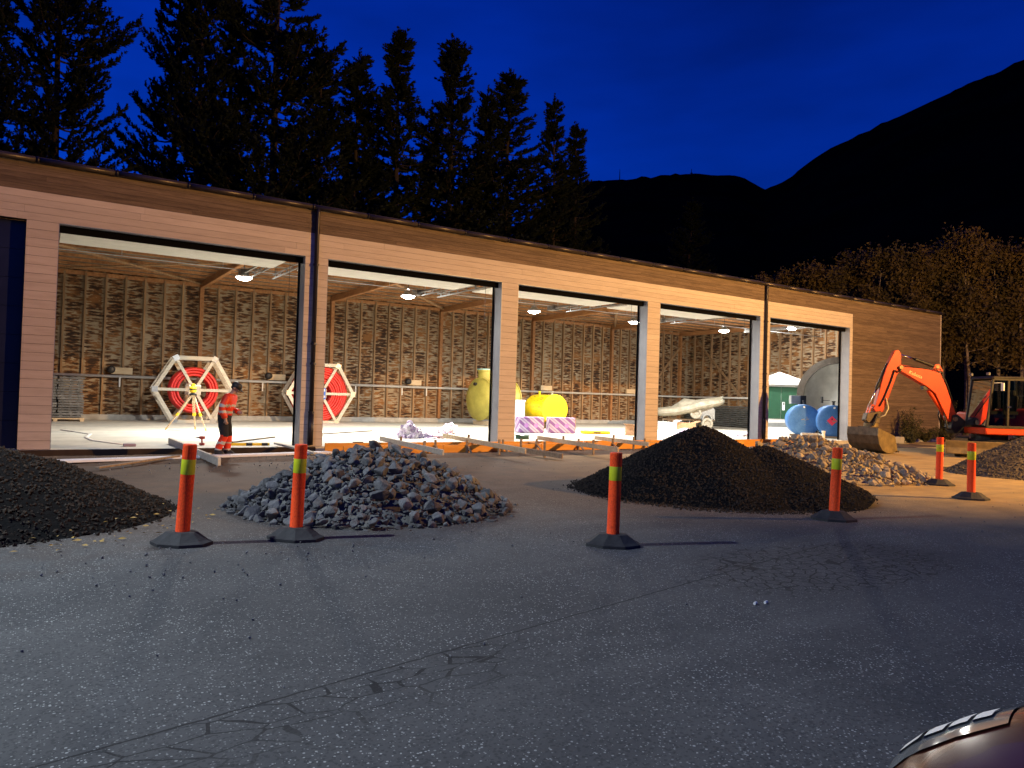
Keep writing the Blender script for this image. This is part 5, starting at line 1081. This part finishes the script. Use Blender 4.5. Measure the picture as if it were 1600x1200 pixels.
for fl in (0, 1):
    Y_ = (lambda a: a) if not fl else (lambda a: WC-a)
    hl = patch(Y_(.006), Y_(.24), .02, .32, .004, 'headlight', MAT['lens_clear'], car, -.01)
    for k in range(4): patch(Y_(.05), Y_(.17), .06+k*.055, .06+k*.055+.042, .009, 'reflector', MAT['lens_chrome'], hl, .0, 3)
    patch(Y_(.03), Y_(.16), .028, .042, .008, 'indicator', MAT['amber'], hl, 0, 3)
mb = MB(); mb.b2(-.02, .03, .45, WC-.45, .34, .52); mb.build('grille', MAT['black_plastic'], car, bevel=.01)
for k in range(4):
    mb = MB(); mb.b2(.02, .04, .47, WC-.47, .37+k*.04, .38+k*.04); mb.build('grille_bar', MAT['chrome'], car)
for xx in (-.95, -3.5):
    for yy in (.10, WC-.10): wheel(car, (xx, yy, .32), .32, .21)
# ================================================================ trees
def needle_tree(seed, H, spread, bare, lean=0):
    rng = np.random.default_rng(seed); random.seed(seed)
    tk = MB(); pts = []; n_ = 9
    for i in range(n_): k = i/(n_-1); pts.append((lean*k*k*H+.12*math.sin(k*7+seed)*k, .12*math.cos(k*5+seed)*k, H*k))
    tk.tube(pts, [max(.02, .24*(1-k/(n_-1))**.9+.01) for k in range(n_)], 8)
    def axis(z): k = z/H*(n_-1); i = min(int(k), n_-2); return Vector(pts[i]).lerp(Vector(pts[i+1]), k-i)
    tufts = []
    def plume(p, d, ln):                        # upswept brush of needles
        n = max(3, int(ln/.16)); q = Vector(p); d = Vector(d)
        for i in range(n):
            tufts.append((q+Vector((random.gauss(0, .05), random.gauss(0, .05), 0)), d.normalized(), random.uniform(.26, .40)*(1-.35*i/n))); q = q+d.normalized()*(ln/n); d = d+Vector((0, 0, .22))
    z = H*bare
    while z < H*.965:
        k = (z/H-bare)/(1-bare); env = ((1-k)**1.05)*(.45+.55*min(1, k*3+.2)); wave = 1+.32*math.sin(z*.9+seed*2)+.18*math.sin(z*2.3+seed)
        for q_ in range(random.choice((4, 5, 6))):
            a = random.uniform(0, 6.283); lobe = 1+.35*mnoise.noise(Vector((math.cos(a)*1.4+seed*3, math.sin(a)*1.4, z*.35)))
            ln = max(.35, spread*env*wave*lobe*random.uniform(.45, 1.15)); b0 = axis(z); d = Vector((math.cos(a), math.sin(a), 0)); tip = []; M_ = 5
            for j in range(M_+1): s = j/M_; tip.append(b0+d*ln*s+Vector((0, 0, ln*(.02*s+.30*s*s-.10*math.sin(s*3)))))
            tk.tube(tip, [.05*(1-s/M_*.8)*min(1, ln/2+.2) for s in range(M_+1)], 4, False)
            npl = max(3, int(ln*3.5))
            for e in range(npl):
                s = .25+.75*(e+random.random())/npl; j = min(int(s*M_), M_-1); p = tip[j].lerp(tip[j+1], s*M_-j); sd = Vector((-d.y, d.x, 0))*random.uniform(-1, 1)
                plume(p, d*.7+sd*.8+Vector((0, 0, random.uniform(.1, .7))), random.uniform(.4, .95)*min(1, .5+ln*.3))
            plume(tip[-1], d*.8+Vector((0, 0, .5)), random.uniform(.5, 1.0)*min(1, .5+ln*.3))
        z += random.uniform(.30, .60)*(1-.4*k)
    plume(axis(H*.93), (0.05, 0, 1), H*.075); plume(axis(H*.955)+Vector((.12, 0, 0)), (.5, .1, 1), .7); plume(axis(H*.95)-Vector((.12, 0, 0)), (-.5, .2, 1), .7)
    n = len(tufts); NB = 10; P_ = np.array([t[0] for t in tufts]); D_ = np.array([t[1] for t in tufts]); S_ = np.array([t[2] for t in tufts])
    u = rng.normal(size=(n, NB, 3)); u -= D_[:, None]*np.sum(u*D_[:, None], 2, keepdims=True); u /= np.linalg.norm(u, axis=2, keepdims=True)
    s = rng.uniform(0, 1, (n, NB, 1)); root = P_[:, None]+D_[:, None]*(s-.5)*S_[:, None, None]*.6
    tipv = root+(u*.55+D_[:, None]*.7)*S_[:, None, None]*rng.uniform(.55, .95, (n, NB, 1)); w_ = np.cross(u, D_[:, None]); mid_ = (root*.5+tipv*.5)
    ww = S_[:, None, None]*.15
    V = np.stack([root, mid_+w_*ww, tipv, mid_-w_*ww], 2).reshape(-1, 3); F_ = np.arange(len(V)).reshape(-1, 4)
    me = bpy.data.meshes.new('needle_crown'); me.from_pydata(V.tolist(), [], F_.tolist()); me.materials.append(MAT['needles']); me.update(); print('crown', len(F_))
    return tk.mesh('needle_trunk', MAT['bark_dark'], True), me
kinds = [needle_tree(1, 25, 4.6, .08), needle_tree(2, 25, 4.0, .10, .006), needle_tree(3, 25, 5.2, .12, -.004), needle_tree(4, 25, 3.2, .16)]
conif = [(-2.7, 45, 26.7, 0.85, 0, 'tall dark conifer cut by the left picture edge'), (.3, 46, 31.1, 0.90, 2, 'broad dark conifer above the first pillar'), (6.6, 50, 33.3, 0.81, 1, 'tall slim conifer left of the dense group, top out of frame'), (7.4, 46, 29.9, 0.85, 0, 'dense conifer just right of the sky gap'), (9.4, 48, 33.3, 0.77, 3, 'slender tall conifer in the dense group'),
         (11.8, 46.5, 33.3, 1.23, 2, 'tallest broad conifer of the dense group'), (14.3, 46, 24.3, 1.10, 1, 'shorter conifer at the right side of the dense group'), (17.4, 47, 25.0, 1.31, 0, 'pointed conifer above the second bay, with a bushy top'), (20.0, 46, 26.6, 1.38, 1, 'steep sided conifer above the second bay'), (24.0, 46, 27.4, 1.38, 2, 'twin topped conifer in the middle of the tree row'),
         (27.0, 46, 24.5, 1.10, 3, 'narrow conifer left of the last broad pine'), (28.9, 46, 26.3, 1.52, 2, 'last broad pine of the row with upswept branches'), (33.2, 46, 25.5, 1.10, 3, 'thin open pine with a spire top over the third bay'), (36.3, 47, 24.3, 1.17, 1, 'rightmost conifer of the row above the fourth bay'),
         (15.8, 56, 21.6, 1.38, 2, 'half hidden conifer behind the dense group'), (22.4, 57, 22.7, 1.38, 0, 'half hidden conifer between the middle pines'), (31.2, 57, 20.6, 1.38, 2, 'low conifer behind the thin open pine'), (-6.5, 50, 28.2, 0.93, 2, 'conifer mostly beyond the left picture edge'), (18.9, 52, 20.6, 1.20, 1, 'conifer filling the gap between the pointed pair'), (26.4, 54, 22.7, 1.20, 0, 'conifer in the shade behind the twin topped pine'), (35, 56, 18.5, 1.20, 2, 'low dark conifer under the rightmost pair'), (61, 58, 24.7, 1.66, 0, 'faint lone conifer before the dark mountain')]
random.seed(9)
for x, y, h, w, k, lab in conif:
    t = thing('conifer_tree', lab, 'tree', (x, y, 0), random.uniform(0, 6.28), 'conifers behind the hall'); s = h/25
    inst(kinds[k][0], 'trunk', t, sc=(s*w, s*w, s)); inst(kinds[k][1], 'crown', t, sc=(s*w, s*w, s))
def leaf_tree(seed, H, spread, ntr):
    rng = np.random.default_rng(seed); random.seed(seed); tk = MB(); cl_ = []
    for q_ in range(ntr):
        a = random.uniform(0, 6.28); bx, by = .5*math.cos(a)*(ntr > 1), .5*math.sin(a)*(ntr > 1); hh = H*random.uniform(.85, 1); dx, dy = random.uniform(-.6, .6)+bx, random.uniform(-.6, .6)+by
        p = [(bx+dx*k*k+.08*math.sin(k*9+seed), by+dy*k*k, hh*k) for k in (0, .15, .3, .45, .6, .75, .9, 1)]; tk.tube(p, [.12, .105, .095, .08, .065, .045, .025, .01], 7)
        for i in range(26):
            k = random.uniform(.34, .98); j = int(k*7); b0 = Vector(p[min(j, 6)]).lerp(Vector(p[min(j+1, 7)]), k*7-j if j < 7 else 0); a = random.uniform(0, 6.28); ln = spread*(1.15-k*.75)*random.uniform(.4, 1)
            e = b0+Vector((math.cos(a)*ln, math.sin(a)*ln, ln*random.uniform(.3, .9))); m_ = b0.lerp(e, .5)+Vector((0, 0, -.08*ln)); tk.tube([b0, m_, e], [.03, .02, .008], 4, False)
            for s in (.35, .55, .75, .9, 1.05): cl_.append((b0.lerp(e, s), random.uniform(.28, .6)))
    P_ = np.array([c[0] for c in cl_]); S_ = np.array([c[1] for c in cl_]); NB = 34; n = len(P_)
    ctr = P_[:, None]+rng.normal(size=(n, NB, 3))*S_[:, None, None]*.62; a = rng.normal(size=(n, NB, 3)); a /= np.linalg.norm(a, axis=2, keepdims=True); b = rng.normal(size=(n, NB, 3)); b = np.cross(a, b); b /= np.linalg.norm(b, axis=2, keepdims=True)
    sz = rng.uniform(.07, .14, (n, NB, 1)); V = np.stack([ctr-a*sz, ctr+b*sz*.55, ctr+a*sz, ctr-b*sz*.55], 2).reshape(-1, 3)
    me = bpy.data.meshes.new('leaf_crown'); me.from_pydata(V.tolist(), [], np.arange(len(V)).reshape(-1, 4).tolist()); me.materials.append(MAT['autumn_leaf']); me.update()
    return tk.mesh('leaf_trunk', MAT['bark_birch'], True), me
lk = [leaf_tree(11, 12, 2.0, 2), leaf_tree(12, 12, 2.4, 3), leaf_tree(13, 12, 1.8, 1)]
leafy = [(42.6, 37.6, 11.0, 1, 'autumn tree over the roof between the first two birches'), (45.3, 32.6, 11.6, 2, 'slim autumn birch over the roof behind the rounded tree'), (48.6, 29.6, 12.8, 1, 'dense autumn tree behind the roof end'), (41.6, 40.2, 11.6, 0, 'low autumn birch peeping over the roof, first from the left'), (44.0, 33.8, 11.2, 1, 'rounded autumn tree over the roof, second from the left'), (46.4, 31.0, 11.6, 0, 'autumn tree above the roof end, left of the dense clump'), (47.6, 28.3, 12.6, 2, 'tall autumn birch above the corner of the hall'), (49.2, 26.6, 12.4, 1, 'broad autumn tree just right of the hall corner'), (50.6, 24.9, 12.8, 0, 'autumn birch with pale stems behind the boom'),
         (51.7, 23.6, 13.4, 1, 'highest autumn tree behind the excavator cab'), (53.4, 22.9, 13.0, 2, 'straight birch with a bare pale trunk behind the cab roof'), (54.6, 21.6, 12.8, 0, 'autumn tree at the right picture edge'), (57.5, 21.2, 13, 1, 'autumn tree partly cut by the right picture edge'), (55, 28, 14.0, 1, 'taller autumn tree standing behind the right clump'), (37.5, 44.5, 10.8, 2, 'small faint autumn birch above the fourth bay')]
for x, y, h, k, lab in leafy:
    t = thing('birch_tree', lab, 'tree', (x, y, 0), random.uniform(0, 6.28), 'autumn trees behind the hall'); s = h/12; w = s*random.uniform(.95, 1.2)
    inst(lk[k][0], 'trunk', t, sc=(w, w, s)); inst(lk[k][1], 'crown', t, sc=(w, w, s))
# low shrubs at the foot of the plank wall
def shrub(label, x, y, h, r, nst, seed):
    rng = np.random.default_rng(seed); random.seed(seed); t = thing('shrub', label, 'shrub', (x, y, 0), 0, 'shrubs at the foot of the plank wall'); tk = MB(); pts = []
    for i in range(nst):
        a = random.uniform(0, 6.28); rr = r*random.uniform(.2, 1); hh = h*random.uniform(.4, 1); p = [(.05*math.cos(a), .05*math.sin(a), 0), (rr*.5*math.cos(a), rr*.5*math.sin(a), hh*.55), (rr*math.cos(a), rr*math.sin(a), hh)]; tk.tube(p, [.015, .01, .004], 5)
        for s in np.linspace(.25, 1, 9): q_ = Vector(p[1]).lerp(Vector(p[2]), (s-.5)*2) if s > .5 else Vector(p[0]).lerp(Vector(p[1]), s*2); pts.append(q_)
    tk.build('stems', MAT['bark_dark'], t); P_ = np.repeat(np.array(pts), 7, 0); n = len(P_); ctr = P_+rng.normal(size=(n, 3))*.06; a = rng.normal(size=(n, 3)); a /= np.linalg.norm(a, axis=1, keepdims=True); b = np.cross(a, rng.normal(size=(n, 3))); b /= np.linalg.norm(b, axis=1, keepdims=True); sz = rng.uniform(.025, .06, (n, 1))
    V = np.stack([ctr-a*sz, ctr+b*sz*.5, ctr+a*sz, ctr-b*sz*.5], 1).reshape(-1, 3); me = bpy.data.meshes.new('foliage'); me.from_pydata(V.tolist(), [], np.arange(len(V)).reshape(-1, 4).tolist()); me.materials.append(MAT['shrub_leaf']); link('foliage', me, t)
shrub('dark upright shrub against the plank wall right of the bucket', 35.6, 19.2, 1.7, .7, 26, 1); shrub('low shrub at the plank wall, right of the upright one', 36.9, 19.1, .8, .7, 22, 2); shrub('low weeds at the right end of the plank wall', 38.6, 19.0, .7, .8, 22, 3); shrub('low bushy shrub left of the dozer blade', 34.6, 18.6, .6, .5, 18, 5); shrub('wild bush beyond the corner of the hall', 41.6, 20.6, 2.2, 1.1, 40, 6)
o = MB(); o.box((32.9, 18.4, .16), (1.0, .35, .3)); tag(o.build('pale_block', MAT['concrete'], bevel=.02), 'pale concrete block on the ground right of the bucket', 'block')
